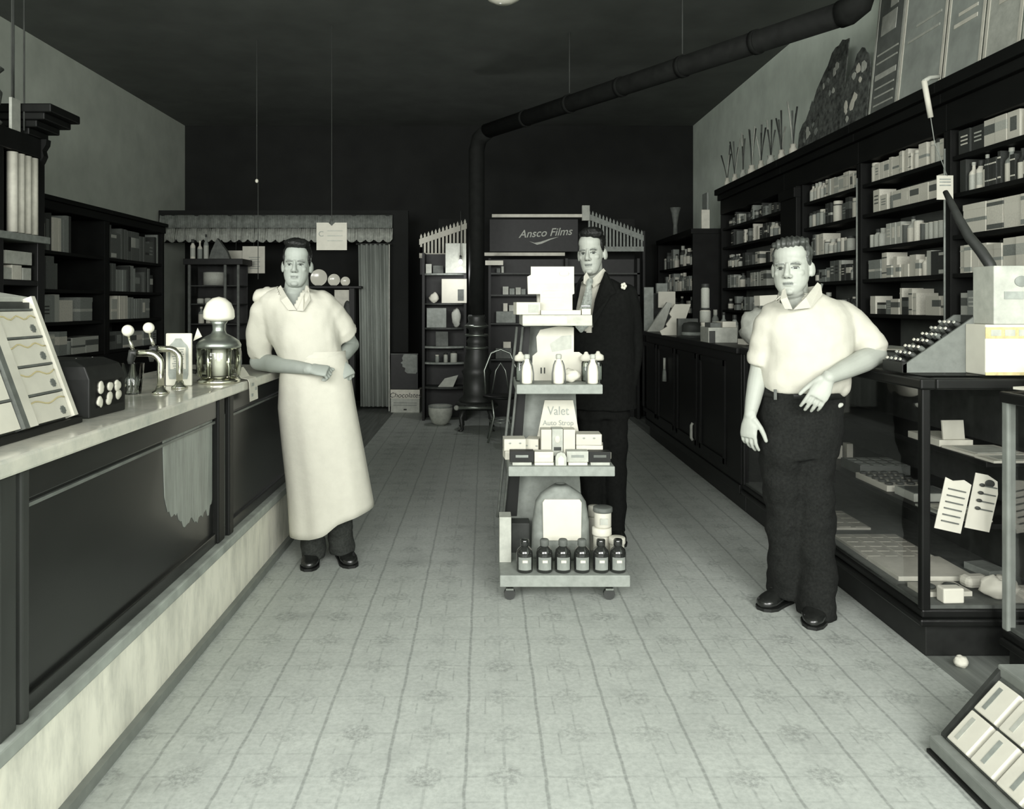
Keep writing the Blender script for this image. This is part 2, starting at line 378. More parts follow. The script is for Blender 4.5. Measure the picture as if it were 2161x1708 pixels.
for c in range(2):
    ya, yb = ((1.822, 2.198), (2.264, 2.454))[c]
    for r in range(4):
        s0 = .004 + r * step; s1 = s0 + step - .007
        slab(MB(), ya, yb, s1, s1 + .006, -.008, .014).build('shelf_bar', ['dim'], t, world=True)
        word = ('lowest', 'second', 'third', 'topmost')[r]
        b = slab(MB(), ya + .003, yb - .003, s0, s1 - .002, -.007, .012)
        ob = b.build('candy_box', ['white' if c == 0 else 'cream'], None, off=rk((ya + yb) / 2, s0, 0), world=True)
        tag(ob, (f'wide white candy box, {word} in the near column of the counter rack' if c == 0 else f'ribboned cream candy box, {word} in the far column of the counter rack'), 'box', 'candy boxes in the counter rack')
        if c == 1:
            pts = [rk(ya + .004 + (yb - ya - .008) * i / 12, s1 - .022 + .006 * math.sin(i * (.75 + .2 * r) + r * 2), .0135) for i in range(13)]
            rb = MB().tube(pts, .0022, 6).build('ribbon', [M('ribbon', .30, .5, .1, col=(.50, .44, .24))], ob, world=True)
            cpt = rk(yb - .035, s0 + .022, .013); mm = MB()
            ring = [cpt + (Vector((0, 1, 0)) * math.cos(a * PI / 8) + lean * math.sin(a * PI / 8)) * (.011 + .0025 * (a % 2)) for a in range(16)]
            mm.prism(ring, nrm * .003).build('seal', ['dim'], ob, world=True)
        else:
            MB().tube([rk(ya + .1 + .18 * i / 6, s0 + step * .45 + .004 * math.sin(i * 2), .0128) for i in range(7)], .0015, 5).build('ribbon', ['light'], ob, world=True)
# black glass fronted candy case
t = thing('candy_case', 'squat black candy case with pale sweets showing through its front', 'display case', (-1.36, 2.62, ZT))
m = MB(); A = [(-.115, -.11), (.10, -.11), (.115, .11), (-.115, .11)]
m.loft([[Vector((x, y, z)) for x, y in A] for z in (0, .125)] + [[Vector((x * .92 - .01, y * .95, .165)) for x, y in A], [Vector((x * .70 - .03, y * .8, .185)) for x, y in A]], 0, False)
m.build('case', ['black'], t, bevel=.004)
MB().prism([Vector((.108, -.085, .03)), Vector((.118, .088, .03)), Vector((.116, .088, .115)), Vector((.106, -.085, .115))], (.002, 0, 0)).build('front_pane', ['glass'], t)
rr = random.Random(3)
for i in range(3):
    for j in range(2):
        mm = MB(); 
        for k in range(3): mm.ellipsoid((.109 + .008 * (i / 3), -.055 + i * .055 + rr.uniform(-.01, .01), .052 + j * .042 + rr.uniform(-.008, .008)), (.004, rr.uniform(.012, .021), rr.uniform(.010, .018)), 0, 10, 6)
        mm.build('sweet_packet', ['white'], t)
for i in range(3): MB().ellipsoid((-.02 + .02 * i, -.07 + .07 * i, .180), (.006, .006, .006), 0, 8, 6).build('stud', ['light'], t)
# folded price leaflet behind the rack
tag(MB().prism([Vector((0, 0, 0)), Vector((-.05, .11, .01)), Vector((-.09, .11, .13)), Vector((-.05, 0, .12))], (.004, 0, .002)).build('leaflet', ['pale'], None, off=(-1.48, 2.50, ZT)), 'pale folded leaflet propped behind the black candy case', 'leaflet')
# draft arms
def draft_arm(x, y, h, label):
    t = thing('soda_draft_arm', label, 'soda tap', (x, y, ZT), 0, 'draft arms on the soda counter')
    pts = [Vector((0, 0, 0)), Vector((0, 0, h * .5)), Vector((0, 0, h - .04))] + [Vector((-.045 + .045 * math.cos(a), -.0, h - .045 + .045 * math.sin(a))) for a in [i * PI / 12 for i in range(1, 7)]] + [Vector((-.105, 0, h))]
    MB().tube(pts, .014, 14).build('pipe', ['chrome'], t)
    MB().lathe([(.034, 0), (.034, .006), (.02, .016), (.016, .03)], n=20).build('base_flange', ['chrome'], t)
    MB().tube([(-.095, 0, h), (-.115, 0, h + .002), (-.122, 0, h - .03), (-.122, 0, h - .055)], [.016, .018, .014, .008], 12).build('nozzle', ['iron'], t)
    MB().tube([(-.112, 0, h + .008), (-.122, 0, h + .04), (-.132, 0, h + .072)], [.008, .006, .005], 10).build('handle_rod', ['chrome'], t)
    MB().ellipsoid((-.134, 0, h + .092), (.024, .024, .024)).build('ball_knob', ['enamel'], t)
    return t
draft_arm(-1.325, 3.22, .165, 'nearer curved chrome soda draft arm with a white ball knob')
draft_arm(-1.325, 3.42, .17, 'farther curved chrome soda draft arm with a white ball knob, beside the framed oval card')
# glass tumbler below the arms, and two small dark bottles lying near
def tumbler(x, y, h, r, label):
    t = thing('tumbler', label, 'glass', (x, y, ZT)); 
    MB().lathe([(r * .72, 0), (r * .74, .004), (r, h), (r * .95, h), (r * .68, .012), (0, .010)], n=24).build('bowl', ['jar_glass'], t); return t
t = tumbler(-1.43, 3.2, .125, .045, 'clear soda tumbler standing under the chrome draft arms')
MB().lathe([(.03, .012), (.036, .06), (0, .062)], n=18).build('straw_holder', ['dim'], t)
t = thing('bottle_opener_stand', 'dark bar fixture with bright levers beside the candy case', 'bar fixture', (-1.40, 2.92, ZT))
MB().tube([(0, 0, 0), (-.01, 0, .05), (-.03, .03, .09), (-.05, .06, .10)], [.03, .032, .026, .012], 12).build('body', ['black'], t)
MB().tube([(.02, -.03, .005), (.0, -.05, .05), (-.01, -.055, .075)], .008, 8).build('lever', ['enamel'], t)
MB().tube([(.01, .06, .05), (0, .11, .055), (0, .14, .05)], .008, 8).build('lever', ['enamel'], t)
# framed oval card
t = thing('framed_card', 'white framed card with an oval panel of printed text, standing upright on the marble counter', 'sign', at(378, 815, 3.52))
t.location.z = ZT
m = MB().bb((-.058, -.008, 0), (.058, .008, .235)); m.build('frame', ['white'], t, bevel=.005)
ov = [(-.04, .03), (.04, .03), (.045, .05), (.045, .165), (.04, .18), (.022, .198), (.012, .212), (-.012, .212), (-.022, .198), (-.04, .18), (-.045, .165), (-.045, .05)]
MB().prism([Vector((x, -.0085, z)) for x, z in ov], (0, -.002, 0)).build('oval_panel', ['softink'], t)
MB().bb((-.034, -.013, .075), (.034, -.0105, .172)).build('text_panel', ['pale'], t)
mm = MB()
for i in range(9): mm.bb((-.026 + .004 * (i % 3), -.0145, .165 - i * .0105), (.026 - .003 * (i % 2), -.0131, .1605 - i * .0105))
mm.build('lettering_lines', ['softink'], t)
# big globe dispenser with a white dome lid
t = thing('soda_dispenser', 'footed glass dispenser jar with a white dome lid and metal bands', 'dispenser', at(462, 810, 3.66)); t.location.z = ZT
MB().lathe([(.095, 0), (.097, .012), (.085, .02), (.075, .03)], n=32).build('foot', ['chrome'], t)
MB().lathe([(.076, .028), (.096, .035), (.103, .09), (.102, .14), (.095, .165)], n=32).build('jar', ['jar_glass'], t)
MB().lathe([(.03, .032), (.032, .16), (.0, .162)], n=20).build('inner_tube', ['enamel'], t)
for k in range(6):
    a = k * PI / 3 + .3; MB().tube([(.085 * math.cos(a), .085 * math.sin(a), .03), (.088 * math.cos(a), .088 * math.sin(a), .16)], .011, 8).build('metal_rib', ['chrome'], t)
MB().lathe([(.099, .163), (.101, .175), (.09, .195), (.06, .215), (.035, .228), (.028, .245), (.03, .27), (.04, .285)], n=32).build('shoulder_cap', ['dull_metal'], t)
MB().lathe([(.03, .283), (.045, .288), (.066, .295), (.071, .305), (.069, .335), (.055, .37), (.03, .392), (0, .40)], n=36).build('dome_lid', ['enamel'], t)
MB().tube([(-.10, -.01, .05), (-.135, -.02, .06), (-.14, -.02, .15), (-.115, -.01, .175)], .012, 10).build('spigot', ['iron'], t)
MB().prism([Vector((-.105, -.04, .195)), Vector((-.065, -.04, .215)), Vector((-.085, -.04, .255))], (0, .004, 0)).build('paper_flag', ['white'], t)
for k in range(3): MB().ellipsoid((-.135, -.03, .03 + .05 * k), (.017, .017, .022)).build('glass_knob', ['light'], t)
# sheet of printed paper hanging over the counter edge
t = thing('paper_sheet', 'pale printed paper sheet draped over the counter edge beside the aproned man', 'paper', (-1.125, 3.80, ZT))
m = MB(); pts = [(-.06, .055), (-.03, .012), (.0015, .006), (.008, -.01), (.012, -.10)]
m.loft([[Vector((x + d, y, z + d)) for y in (-.065, .065) for d in ((0, .0015) if y < 0 else (.0015, 0))] for x, z in pts], 0, False); m.build('sheet', ['cream'], t)
mm = MB()
for i, (y, z, a) in enumerate(((-.02, -.02, .018), (.03, -.045, .013), (-.03, -.07, .015))): mm.bb((.0125, y - a, z - .008), (.0145, y + a, z + .006))
mm.build('printed_mark', ['softink'], t)
# ---------------------------------------------------------------- glass showcases on the right
def showcase(name, label, x0, x1, y0, y1, ztop, shelves, plinth=.13):
    t = thing(name, label, 'showcase', ((x0 + x1) / 2, (y0 + y1) / 2, 0)); post = 'case_wood' if x0 < 1.9 else M('gray_post', .22, .4, .2)
    def B(nm, a, b, mt, bv=.004): return MB().bb(a, b).build(nm, [mt], t, world=True, bevel=bv)
    B('plinth', (x0 + .03, y0 + .03, 0), (x1 - .02, y1, plinth), 'black')
    m = MB(); m.bb((x0 - .012, y0 - .012, plinth), (x1, y1, plinth + .03)); m.bb((x0, y0, plinth + .03), (x1, y1, plinth + .065)); m.build('base_molding', ['case_wood'], t, world=True, bevel=.008)
    MB().bb((x0 + .012, y0 + .012, plinth + .065), (x1 - .01, y1 - .01, plinth + .078)).build('deck', ['dim'], t, world=True)
    for (x, y) in ((x0, y0), (x1 - .035, y0), (x0, y1 - .035), (x1 - .035, y1 - .035)): B('corner_post', (x, y, plinth + .06), (x + .035, y + .035, ztop - .05), post, .006)
    m = MB()
    zt, zb = ztop - .012, ztop - .055
    m.bb((x0 - .012, y0 - .012, zb), (x0 + .05, y1, zt)); m.bb((x1 - .05, y0 - .012, zb), (x1, y1, zt)); m.bb((x0 + .05, y0 - .012, zb), (x1 - .05, y0 + .05, zt)); m.bb((x0 + .05, y1 - .05, zb), (x1 - .05, y1, zt))
    m.build('top_frame', ['case_wood'], t, world=True, bevel=.008)
    MB().bb((x0 + .0, y0 + .0, zt), (x1 - .01, y1 - .005, ztop)).build('top_pane', ['glass'], t, world=True)
    MB().bb((x0 + .012, y0 + .036, plinth + .066), (x0 + .017, y1 - .036, zb)).build('front_pane', ['glass'], t, world=True)
    MB().bb((x0 + .036, y0 + .012, plinth + .066), (x1 - .036, y0 + .017, zb)).build('end_pane', ['glass'], t, world=True)
    MB().bb((x1 - .03, y0 + .036, plinth + .078), (x1 - .018, y1 - .036, zb)).build('back_door', ['dark'], t, world=True)
    for xs, z in shelves:
        MB().bb((xs, y0 + .075, z - .022), (x1 - .032, y1 - .04, z)).build('shelf', ['dark_wood'], t, world=True, bevel=.003)
    return t
ST = 1.115
showcase('showcase', 'dark wood framed glass showcase the bare-armed man leans on', 1.72, 2.36, 3.09, 5.25, ST, ((1.88, .51), (2.02, .76)))
showcase('showcase', 'dark wood framed glass showcase nearest the shop front, partly cut off', 1.985, 2.62, 1.2, 3.02, 1.075, ((2.13, .50), (2.25, .74)), .09)
ZD = .2085
def card(name, label, cat, c, d, rot, mats, group=None, bevel=.001, extra=None):
    """one small boxy thing: c = centre of the base, d = size"""
    m = MB().box((0, 0, d[2] / 2), d); o = m.build(name, [mats], None, off=Vector(c), bevel=bevel); o.rotation_euler = rot; tag(o, label, cat, group)
    if extra: extra(o, d)
    return o
def top_marks(mat='softink', nx=3, ny=2, kind='box', s=.7):
    def f(o, d):
        k = 0
        for i in range(nx):
            for j in range(ny):
                sx, sy = d[0] / nx, d[1] / ny
                x, y = -d[0] / 2 + sx * (i + .5), -d[1] / 2 + sy * (j + .5)
                mm = MB()
                if kind == 'box': mm.box((x, y, d[2] + .001), (sx * s, sy * s, .002))
                else: mm.lathe([(min(sx, sy) * s / 2, d[2]), (min(sx, sy) * s / 2, d[2] + .008), (min(sx, sy) * s * .3, d[2] + .011)], (x, y, 0), 12)
                mm.build('panel' if kind == 'box' else 'button', [mat], o)
    return f
SG = 'goods laid out in the glass showcase'
# bottom deck, front to back along the aisle side
card('goods_card', 'pale patterned card tray on the showcase floor behind the man\'s legs', 'tray', (1.90, 4.30, ZD), (.26, .34, .012), (0, 0, 0), 'pale', SG, extra=top_marks('pale', 3, 4))
card('goods_card', 'open card tray of pale small goods on the showcase floor beside the man\'s knee', 'tray', (1.935, 3.83, ZD), (.32, .36, .014), (0, 0, 0), 'pale', SG, extra=top_marks('cream', 4, 5))
card('goods_card', 'plain gray flat box lid on the showcase floor', 'box', (1.94, 3.505, ZD), (.33, .27, .02), (0, 0, 0), 'pale', SG)
card('goods_card', 'pale box with rings printed on it beside the corner post', 'box', (1.88, 3.25, ZD), (.20, .12, .02), (0, 0, .05), 'cream', SG, extra=top_marks('dim', 2, 1, 'button', .6))
card('goods_card', 'white folded garment on the showcase floor by the end pane', 'garment', (2.06, 3.305, ZD), (.11, .07, .05), (0, 0, .1), 'white', SG, bevel=.02)
card('goods_card', 'white wrapped packet at the corner of the showcase floor', 'packet', (1.86, 3.14, ZD), (.085, .05, .06), (0, 0, .05), 'white', SG, bevel=.006)
def crumple(c, r, label, seed, mat='white', name='crumpled_paper', sq=(1, 1, .7), group=None, cat='paper'):
    m = MB().ellipsoid((0, 0, r * sq[2] * .9), (r * sq[0], r * sq[1], r * sq[2]), 0, 18, 12)
    for v in m.v:
        v += v.normalized() * noise.noise(v * (3.2 / r * .6) + Vector((seed, 0, 0))) * r * .35
    zmin = min(v.z for v in m.v)
    for v in m.v: v.z -= zmin
    o = m.build(name, [mat], None, off=Vector(c)); return tag(o, label, cat, group)
crumple((2.08, 3.178, ZD), .06, 'heap of crumpled white tissue on the showcase floor by the end pane', 4, sq=(1.3, .8, .7), group=SG)
card('goods_card', 'printed pale leaflet spread on the showcase floor by the end pane', 'leaflet', (2.24, 3.22, ZD), (.13, .16, .008), (0, 0, -.1), 'pale', SG, extra=top_marks('light', 2, 2))
card('goods_card', 'gray flat packet at the back of the showcase floor', 'packet', (2.22, 3.48, ZD), (.10, .14, .03), (0, 0, .2), 'mid', SG)
# middle shelf (z .51)
ZM = .5105
card('goods_card', 'white shallow tray of dark round chocolates on the middle showcase shelf', 'tray', (2.00, 3.86, ZM), (.21, .30, .028), (0, 0, .02), 'cream', SG, extra=top_marks('dark', 4, 5, 'button', .7))
card('goods_card', 'dark speckled box behind the white chocolate tray', 'box', (2.07, 4.17, ZM), (.26, .22, .05), (0, 0, 0), 'dim', SG, extra=top_marks('mid', 4, 3))
card('goods_card', 'gray box with a pale rim beside the white chocolate tray', 'box', (2.01, 3.60, ZM), (.18, .16, .035), (0, 0, .02), 'light', SG, extra=top_marks('dim', 1, 1, 'box', .9))
card('goods_card', 'pale flat cards lying behind the corner post on the middle showcase shelf', 'card', (2.0, 3.38, ZM), (.20, .17, .008), (0, 0, .1), 'light', SG, extra=top_marks('pale', 1, 3))
card('goods_card', 'pale folded paper near the end pane on the middle showcase shelf', 'paper', (1.99, 3.26, ZM), (.16, .12, .006), (0, 0, -.1), 'pale', SG)
for i, (x, h, mt) in enumerate(((1.99, .05, 'cream'), (2.03, .075, 'cream'), (2.09, .085, 'pale'))):
    card('goods_card', f'{("low", "middling", "tallest")[i]} pale bottle box on the middle showcase shelf behind the dark speckled box', 'box', (x, 4.52, ZM), (.035, .05, h), (0, 0, 0), mt, SG)
# upper shelf (z .76)
ZU = .7605
card('goods_card', 'pale display box with an upright lid on the upper showcase shelf', 'box', (2.10, 3.63, ZU), (.15, .26, .03), (0, 0, 0), 'pale', SG)
card('goods_card', 'upright white card standing in the pale box on the upper showcase shelf', 'card', (2.10, 3.52, ZU + .03), (.10, .01, .085), (-.12, 0, .06), 'cream', SG, extra=None)
card('goods_card', 'large pale printed sheet on the upper showcase shelf by the corner post', 'sheet', (2.15, 3.38, ZU), (.24, .22, .010), (0, 0, .05), 'pale', SG, extra=top_marks('light', 1, 1, 'box', .75))
card('goods_card', 'second pale printed sheet at the end of the upper showcase shelf', 'sheet', (2.17, 3.20, ZU), (.28, .12, .010), (0, 0, .03), 'cream', SG, extra=top_marks('light', 1, 1, 'box', .75))
card('goods_card', 'pale curved dish under the showcase top behind the corner post', 'dish', (1.93, 3.75, 1.02), (.09, .30, .012), (0, .25, .05), 'light', SG)
# two hanging cards of combs and pencils in the end of the showcase
def comb_card(px0, px1, py0, py1, Y, label, rounded, tilt):
    c = at((px0 + px1) / 2, (py0 + py1) / 2, Y); t = thing('goods_display_card', label, 'display card', c, 0, 'tilted cards inside the showcase end'); t.rotation_euler = (.0, tilt, 0)
    wd, h = w(px1 - px0, Y), w(py1 - py0, Y)
    if rounded: poly = [(-wd / 2, -h / 2), (wd / 2, -h / 2 + .0), (wd / 2 + .004, h * .2), (wd * .42, h * .42), (0, h / 2), (-wd / 2, h / 2)]
    else: poly = [(-wd / 2, -h / 2), (wd / 2, -h / 2), (wd / 2, h * .46), (wd * .2, h * .52), (-wd * .2, h * .46), (-wd / 2, h / 2)]
    MB().prism([Vector((x, 0, z)) for x, z in poly], (0, .003, 0)).build('card', ['cream'], t)
    for i in range(6 if not rounded else 4):
        z = h * .30 - i * h * (.125 if not rounded else .14)
        MB().box((.0 if not rounded else .01, -.004, z), (wd * .66, .005, .0045)).build('comb', ['dim'], t)
        if rounded: MB().ellipsoid((-wd * .18, -.006, z + .002), (.012, .005, .007), 0, 10, 6).build('clasp', ['dark'], t)
    if rounded: MB().ellipsoid((wd * .12, -.003, h * .36), (.020, .003, .015), 0, 14, 8).build('printed_badge', ['dark'], t)
    return t
comb_card(1983, 2040, 1012, 1122, 3.122, 'white card of thin combs tilted in the showcase end', False, .22)
comb_card(2047, 2100, 1002, 1120, 3.135, 'round-topped cream card of clasps tilted in the showcase end', True, .20)
# nearer showcase contents glimpsed
card('goods_card', 'pale box on the upper shelf of the cut-off showcase', 'box', (2.36, 2.86, .741), (.16, .14, .03), (0, 0, 0), 'pale', SG)
card('goods_card', 'pale paper on the middle shelf of the cut-off showcase', 'paper', (2.25, 2.84, .501), (.18, .18, .01), (0, 0, .2), 'light', SG)
crumple((2.18, 2.80, .169), .05, 'crumpled pale wrapper on the floor of the cut-off showcase', 9, 'light', group=SG)
# pricing box (sloping dark bin of bottles) on the showcase top
t = thing('sloping_bin', 'gray wedge-shaped bin with a sloping front of small bottles on the showcase top', 'display bin', (1.895, 3.305, ST))
D = .0
prof = [(-.175, 0), (.165, 0), (.165, .235), (.125, .235), (-.165, .035), (-.175, .03)]
MB().prism([Vector((x, -.075, z)) for x, z in prof], (0, .010, 0)).build('side_panel', [M('bin_gray', .16, .7, .15, 30)], t)
MB().prism([Vector((x, .072, z)) for x, z in prof], (0, .010, 0)).build('side_panel', [bpy.data.materials['bin_gray']], t)
MB().bb((-.175, -.065, 0), (.165, .075, .012)).build('bottom', ['dark'], t)
MB().bb((-.178, -.075, 0), (-.16, .085, .042)).build('front_lip', ['black'], t)
MB().bb((.15, -.065, .012), (.162, .075, .235)).build('back_board', ['dark'], t)
sl = Vector((.29, 0, .2)).normalized()
p = [Vector((-.165, -.065, .012)), Vector((.125, -.065, .205)), Vector((.125, .075, .205)), Vector((-.165, .075, .012))]
MB().prism(p, (.004, 0, -.008)).build('sloping_tray', ['black'], t)
rr = random.Random(5)
MB().prism([Vector((.0, -.065, .13)), Vector((.02, -.065, .145)), Vector((.02, .075, .145)), Vector((.0, .075, .13))], (-.012, 0, .017)).build('divider', ['black'], t)
for i in range(7):
    for j in range(4):
        s = .02 + i * .045; y = -.045 + j * .034 + rr.uniform(-.003, .003)
        pos = Vector((1.895 - .165, 3.305, ST + .014)) + sl * s + Vector((0, y, .012))
        b = MB().lathe([(.010, 0), (.012, .004), (.012, .020), (.006, .025), (.006, .031)], n=10, mis=[0, 0, 0, 1, 1]); 
        o = b.build('small_bottle', [rr.choice(['dark', 'dim', 'black']), rr.choice(['white', 'light', 'pale'])], None, off=pos); o.rotation_euler = (0, -.95, 0)
        tag(o, 'little dark bottle with a pale cap lying in the sloping bin', 'bottle', 'little bottles in the sloping bin')
# papers, tins on the showcase top
tag(MB().loft([[Vector((x, y, z)) for x, y, z in ((-.15, yy, 0), (.12, yy, 0.0), (.12, yy, .004), (-.15, yy, .006 + 0.012 * abs(yy) * 4))] for yy in (-.10, 0, .10)], 0, False).build('newspaper', ['cream'], None, off=(1.98, 3.86, ST + .0005)), 'open pale paper on the showcase top beside the man\'s elbow', 'paper')
card('flat_packet', 'curved dark tray of pale leaflets at the back of the showcase top', 'tray', (2.12, 4.15, ST), (.34, .42, .05), (0, 0, .1), 'dim', extra=top_marks('light', 2, 2))
card('flat_packet', 'broad pale leaflet lying on the showcase top near the shelves', 'leaflet', (2.10, 3.95, ST + .052), (.26, .16, .004), (0, 0, -.3), 'pale')
# stacked white cartons at the frame edge
xs = at(2077, 780, 3.1).x
o = card('carton', 'tall pale carton with a yellowed band standing on the showcase top, lowest of its stack', 'carton', (xs + .165, 3.165, ST + .0005), (.32, .13, .20), (0, 0, 0), 'white', bevel=.004)
MB().bb((-.161, -.0675, .145), (.161, -.065, .19)).build('label_band', [M('yellowband', .3, .6, .3, 40, col=(.50, .43, .22))], o)
for i in range(5): MB().bb((-.14 + i * .055, -.0685, .155), (-.10 + i * .055, -.0675, .18)).build('letter_mark', ['light'], o)
MB().bb((-.161, -.0675, .0), (.161, -.065, .012)).build('label_band', [bpy.data.materials['yellowband']], o)
o = card('carton', 'big gray printed carton standing on top of the white carton stack', 'carton', (xs + .20, 3.17, ST + .201), (.32, .135, .232), (0, 0, 0), 'light', bevel=.004)
MB().bb((-.12, -.070, .10), (.12, -.067, .13)).build('label_band', ['softink'], o); MB().ellipsoid((-.05, -.069, .17), (.03, .003, .022), 0, 14, 8).build('printed_badge', ['mid'], o)
card('carton', 'white carton on the cut-off showcase below the carton stack', 'carton', (2.27, 2.90, 1.0755), (.34, .17, .085), (0, 0, 0), 'white', bevel=.004)
card('flat_packet', 'yellowed folded paper at the corner of the cut-off showcase top', 'paper', (2.035, 2.94, 1.0755), (.07, .07, .01), (0, 0, .3), 'cream')
# ball of paper on the floor
crumple((1.835, 3.03, -.004), .026, 'small crumpled white paper ball on the floor beside the showcase plinth', 2, sq=(1, 1, .85))

# sloping floor bin with white packages in the lower corner
t = thing('floor_display_bin', 'low sloping wooden bin of white packages on the floor by the cut-off showcase', 'display bin', (1.56, 2.05, 0))
y0, y1 = 1.62, 2.44
MB().bb((1.395, y0, 0.001), (1.80, y1, .02)).build('base', ['dark_wood'], t, world=True, bevel=.003)
MB().bb((1.385, y0, .014), (1.425, y1 + .012, .056)).build('front_lip', [M('lip_wood', .20, .6, .2, 12)], t, world=True, bevel=.006)
MB().bb((1.377, y0, .001), (1.43, y1 + .012, .014)).build('lip_molding', ['dark_wood'], t, world=True, bevel=.003)
sp = [(1.425, .02), (1.80, .02), (1.80, .262), (1.60, .262), (1.425, .06)]
MB().prism([Vector((x, y1 - .002, z)) for x, z in sp], (0, .016, 0)).build('side_panel', ['dark'], t, world=True)
MB().prism([Vector((1.425, y0, .045)), Vector((1.605, y0, .242)), Vector((1.605, y1 - .003, .242)), Vector((1.425, y1 - .003, .045))], (.006, 0, -.008)).build('sloping_tray', ['dim'], t, world=True)
MB().bb((1.60, y0, .238), (1.80, y1 + .014, .276)).build('top_ledge', [bpy.data.materials['lip_wood']], t, world=True, bevel=.006)
sv = Vector((.18, 0, .197)).normalized(); nv = Vector((-sv.z, 0, sv.x))
k = 0
for i in range(7):
    for j in range(2):
        ya = y1 - .03 - i * .115; s = .012 + j * .122
        c0 = Vector((1.425, ya, .046)) + sv * s + nv * .004
        m = MB(); L, Wd, T = .115, .098, .02
        p = [c0 + sv * a * L + Vector((0, -1, 0)) * b * Wd for a, b in ((0, 0), (1, 0), (1, 1), (0, 1))]
        m.prism(p, nv * T); o = m.build('paper_package', [('white', 'white', 'pale')[(i + j) % 3]], None, off=c0, bevel=.004, world=True)
        tag(o, f'white paper package, {ORD[i]} from the far end of the {("lower", "upper")[j]} row in the floor bin', 'package', 'packages in the floor bin')
        mm = MB(); q = c0 + nv * (T + .0005)
        pp = [q + sv * a * L + Vector((0, -1, 0)) * b * Wd for a, b in ((.15, .25 + .1 * (i % 3)), (.85, .25 + .1 * (i % 3)), (.85, .42 + .1 * (i % 3)), (.15, .42 + .1 * (i % 3)))]
        mm.prism(pp, nv * .001).build('printed_band', [('light', 'mid', 'softink')[(i * 2 + j) % 3]], o, world=True)

# ---------------------------------------------------------------- dark counter with a rounded end beyond the showcase
t = thing('shop_counter', 'long dark wooden shop counter with a rounded far end', 'counter', (2.04, 7.0, 0))
def round_outline(x0, x1, y0, y1, r, o=0.0):
    pts = [(x1 + o, y0), (x0 - o, y0)]
    for i in range(0, 9): a = i * PI / 16; pts.append((x0 - o + r - r * math.cos(a), y1 + o - r + r * math.sin(a)))
    pts.append((x1 + o, y1 + o)); return pts
for nm, o_, z0, z1, mt in (('plinth', -.03, 0, .12, 'black'), ('base_molding', .012, .12, .18, 'case_wood'), ('body', 0, .18, 1.06, 'case_wood'), ('top', .03, 1.06, 1.10, 'case_wood')):
    MB().prism([Vector((x, y, z0)) for x, y in round_outline(1.72, 2.36, 5.27, 8.8, .5, o_)], (0, 0, z1 - z0)).build(nm, [mt], t, world=True, bevel=.004)
for y in (5.6, 6.35, 7.1, 7.85):
    m = MB(); a, b = y, y + .66
    for (ya, za, yb, zb) in ((a, .25, b, .29), (a, .95, b, .99), (a, .25, a + .04, .99), (b - .04, .25, b, .99)): m.bb((1.708, ya, za), (1.722, yb, zb))
    m.build('panel_frame', ['case_wood'], t, world=True)
MB().tube([(1.704, 6.43, .42), (1.692, 6.43, .40), (1.692, 6.43, .30), (1.704, 6.43, .28)], .012, 8).build('pull_handle', ['light'], t, world=True)
# hanging brush glinting on the end of the counter, and a basket in its shade
t = thing('whisk_broom', 'pale whisk broom hanging on the rounded end of the dark counter', 'broom', at(1391, 760, 7.4)); t.location.x = 1.695
MB().tube([(0, 0, .02), (0, 0, -.09)], [.012, .012], 10).build('handle', ['light'], t)
MB().loft([[Vector((.012 * s_ * math.cos(a), .018 * s_ * math.sin(a), z)) for a in [i * PI / 6 for i in range(12)]] for z, s_ in ((-.085, 1.0), (-.12, 1.5), (-.2, 1.8))]).build('bristle', ['mid'], t)
# ---------------------------------------------------------------- shelf goods: shared meshes
LIB = {}
def lib(key, fn):
    if key not in LIB: LIB[key] = fn()
    return LIB[key]
def carton_mesh(v, lab, style):
    m = MB().box((0, 0, .5), (1, 1, 1), 0)
    if style == 1: m.box((0, 0, .62), (1.012, 1.012, .34), 1)
    elif style == 2: m.box((0, 0, .12), (1.012, 1.012, .16), 1).box((0, 0, .86), (1.012, 1.012, .12), 1)
    elif style == 3:
        for s in (-1, 1): m.box((0, .507 * s, .55), (.55, .012, .5), 1).box((.507 * s, 0, .55), (.012, .55, .5), 1)
    elif style == 4: m.box((0, 0, .90), (1.03, 1.03, .2), 0).box((0, 0, .45), (1.01, 1.01, .12), 1)
    elif style == 5:
        for s in (-1, 1):
            for z in (.72, .56, .40): m.box((0, .507 * s, z), (.62, .012, .06), 1).box((.507 * s, 0, z), (.012, .62, .06), 1)
    return m.mesh('carton', [v, lab])
def bottle_mesh(g, lab, cap, style):
    n = 16
    if style == 0: p = [(.5, 0), (.5, .55), (.44, .64), (.2, .74), (.17, .88), (.22, .885), (.22, 1), (0, 1)]; mi = [1, 0, 0, 0, 0, 2, 2, 2][:7]
    elif style == 1: p = [(.5, 0), (.5, .12), (.505, .13), (.505, .55), (.5, .56), (.5, .66), (.3, .76), (.26, .80), (.30, .81), (.30, 1), (0, 1)]; mi = [0, 0, 1, 1, 0, 0, 0, 2, 2, 2]
    elif style == 2: p = [(.5, 0), (.5, .78), (.42, .83), (.42, .84), (.47, .85), (.47, 1), (0, 1)]; mi = [1, 0, 0, 2, 2, 2]
    else: p = [(.5, 0), (.5, .96), (.47, 1), (0, 1)]; mi = [1, 2, 2]
    return MB().lathe(p, (0, 0, 0), n, mis=mi).mesh('bottle', [g, lab, cap])
def book_mesh(v, lab):
    m = MB().box((0, 0, .5), (1, 1, 1), 0)
    for z in (.2, .8): m.box((-.505, 0, z), (.02, 1.01, .05), 1)
    return m.mesh('book', [v, lab])
TONE = {'white': 'white', 'cream': 'cream', 'pale': 'pale', 'light': 'light gray', 'mid': 'gray', 'dim': 'dull', 'dark': 'dark', 'black': 'black'}
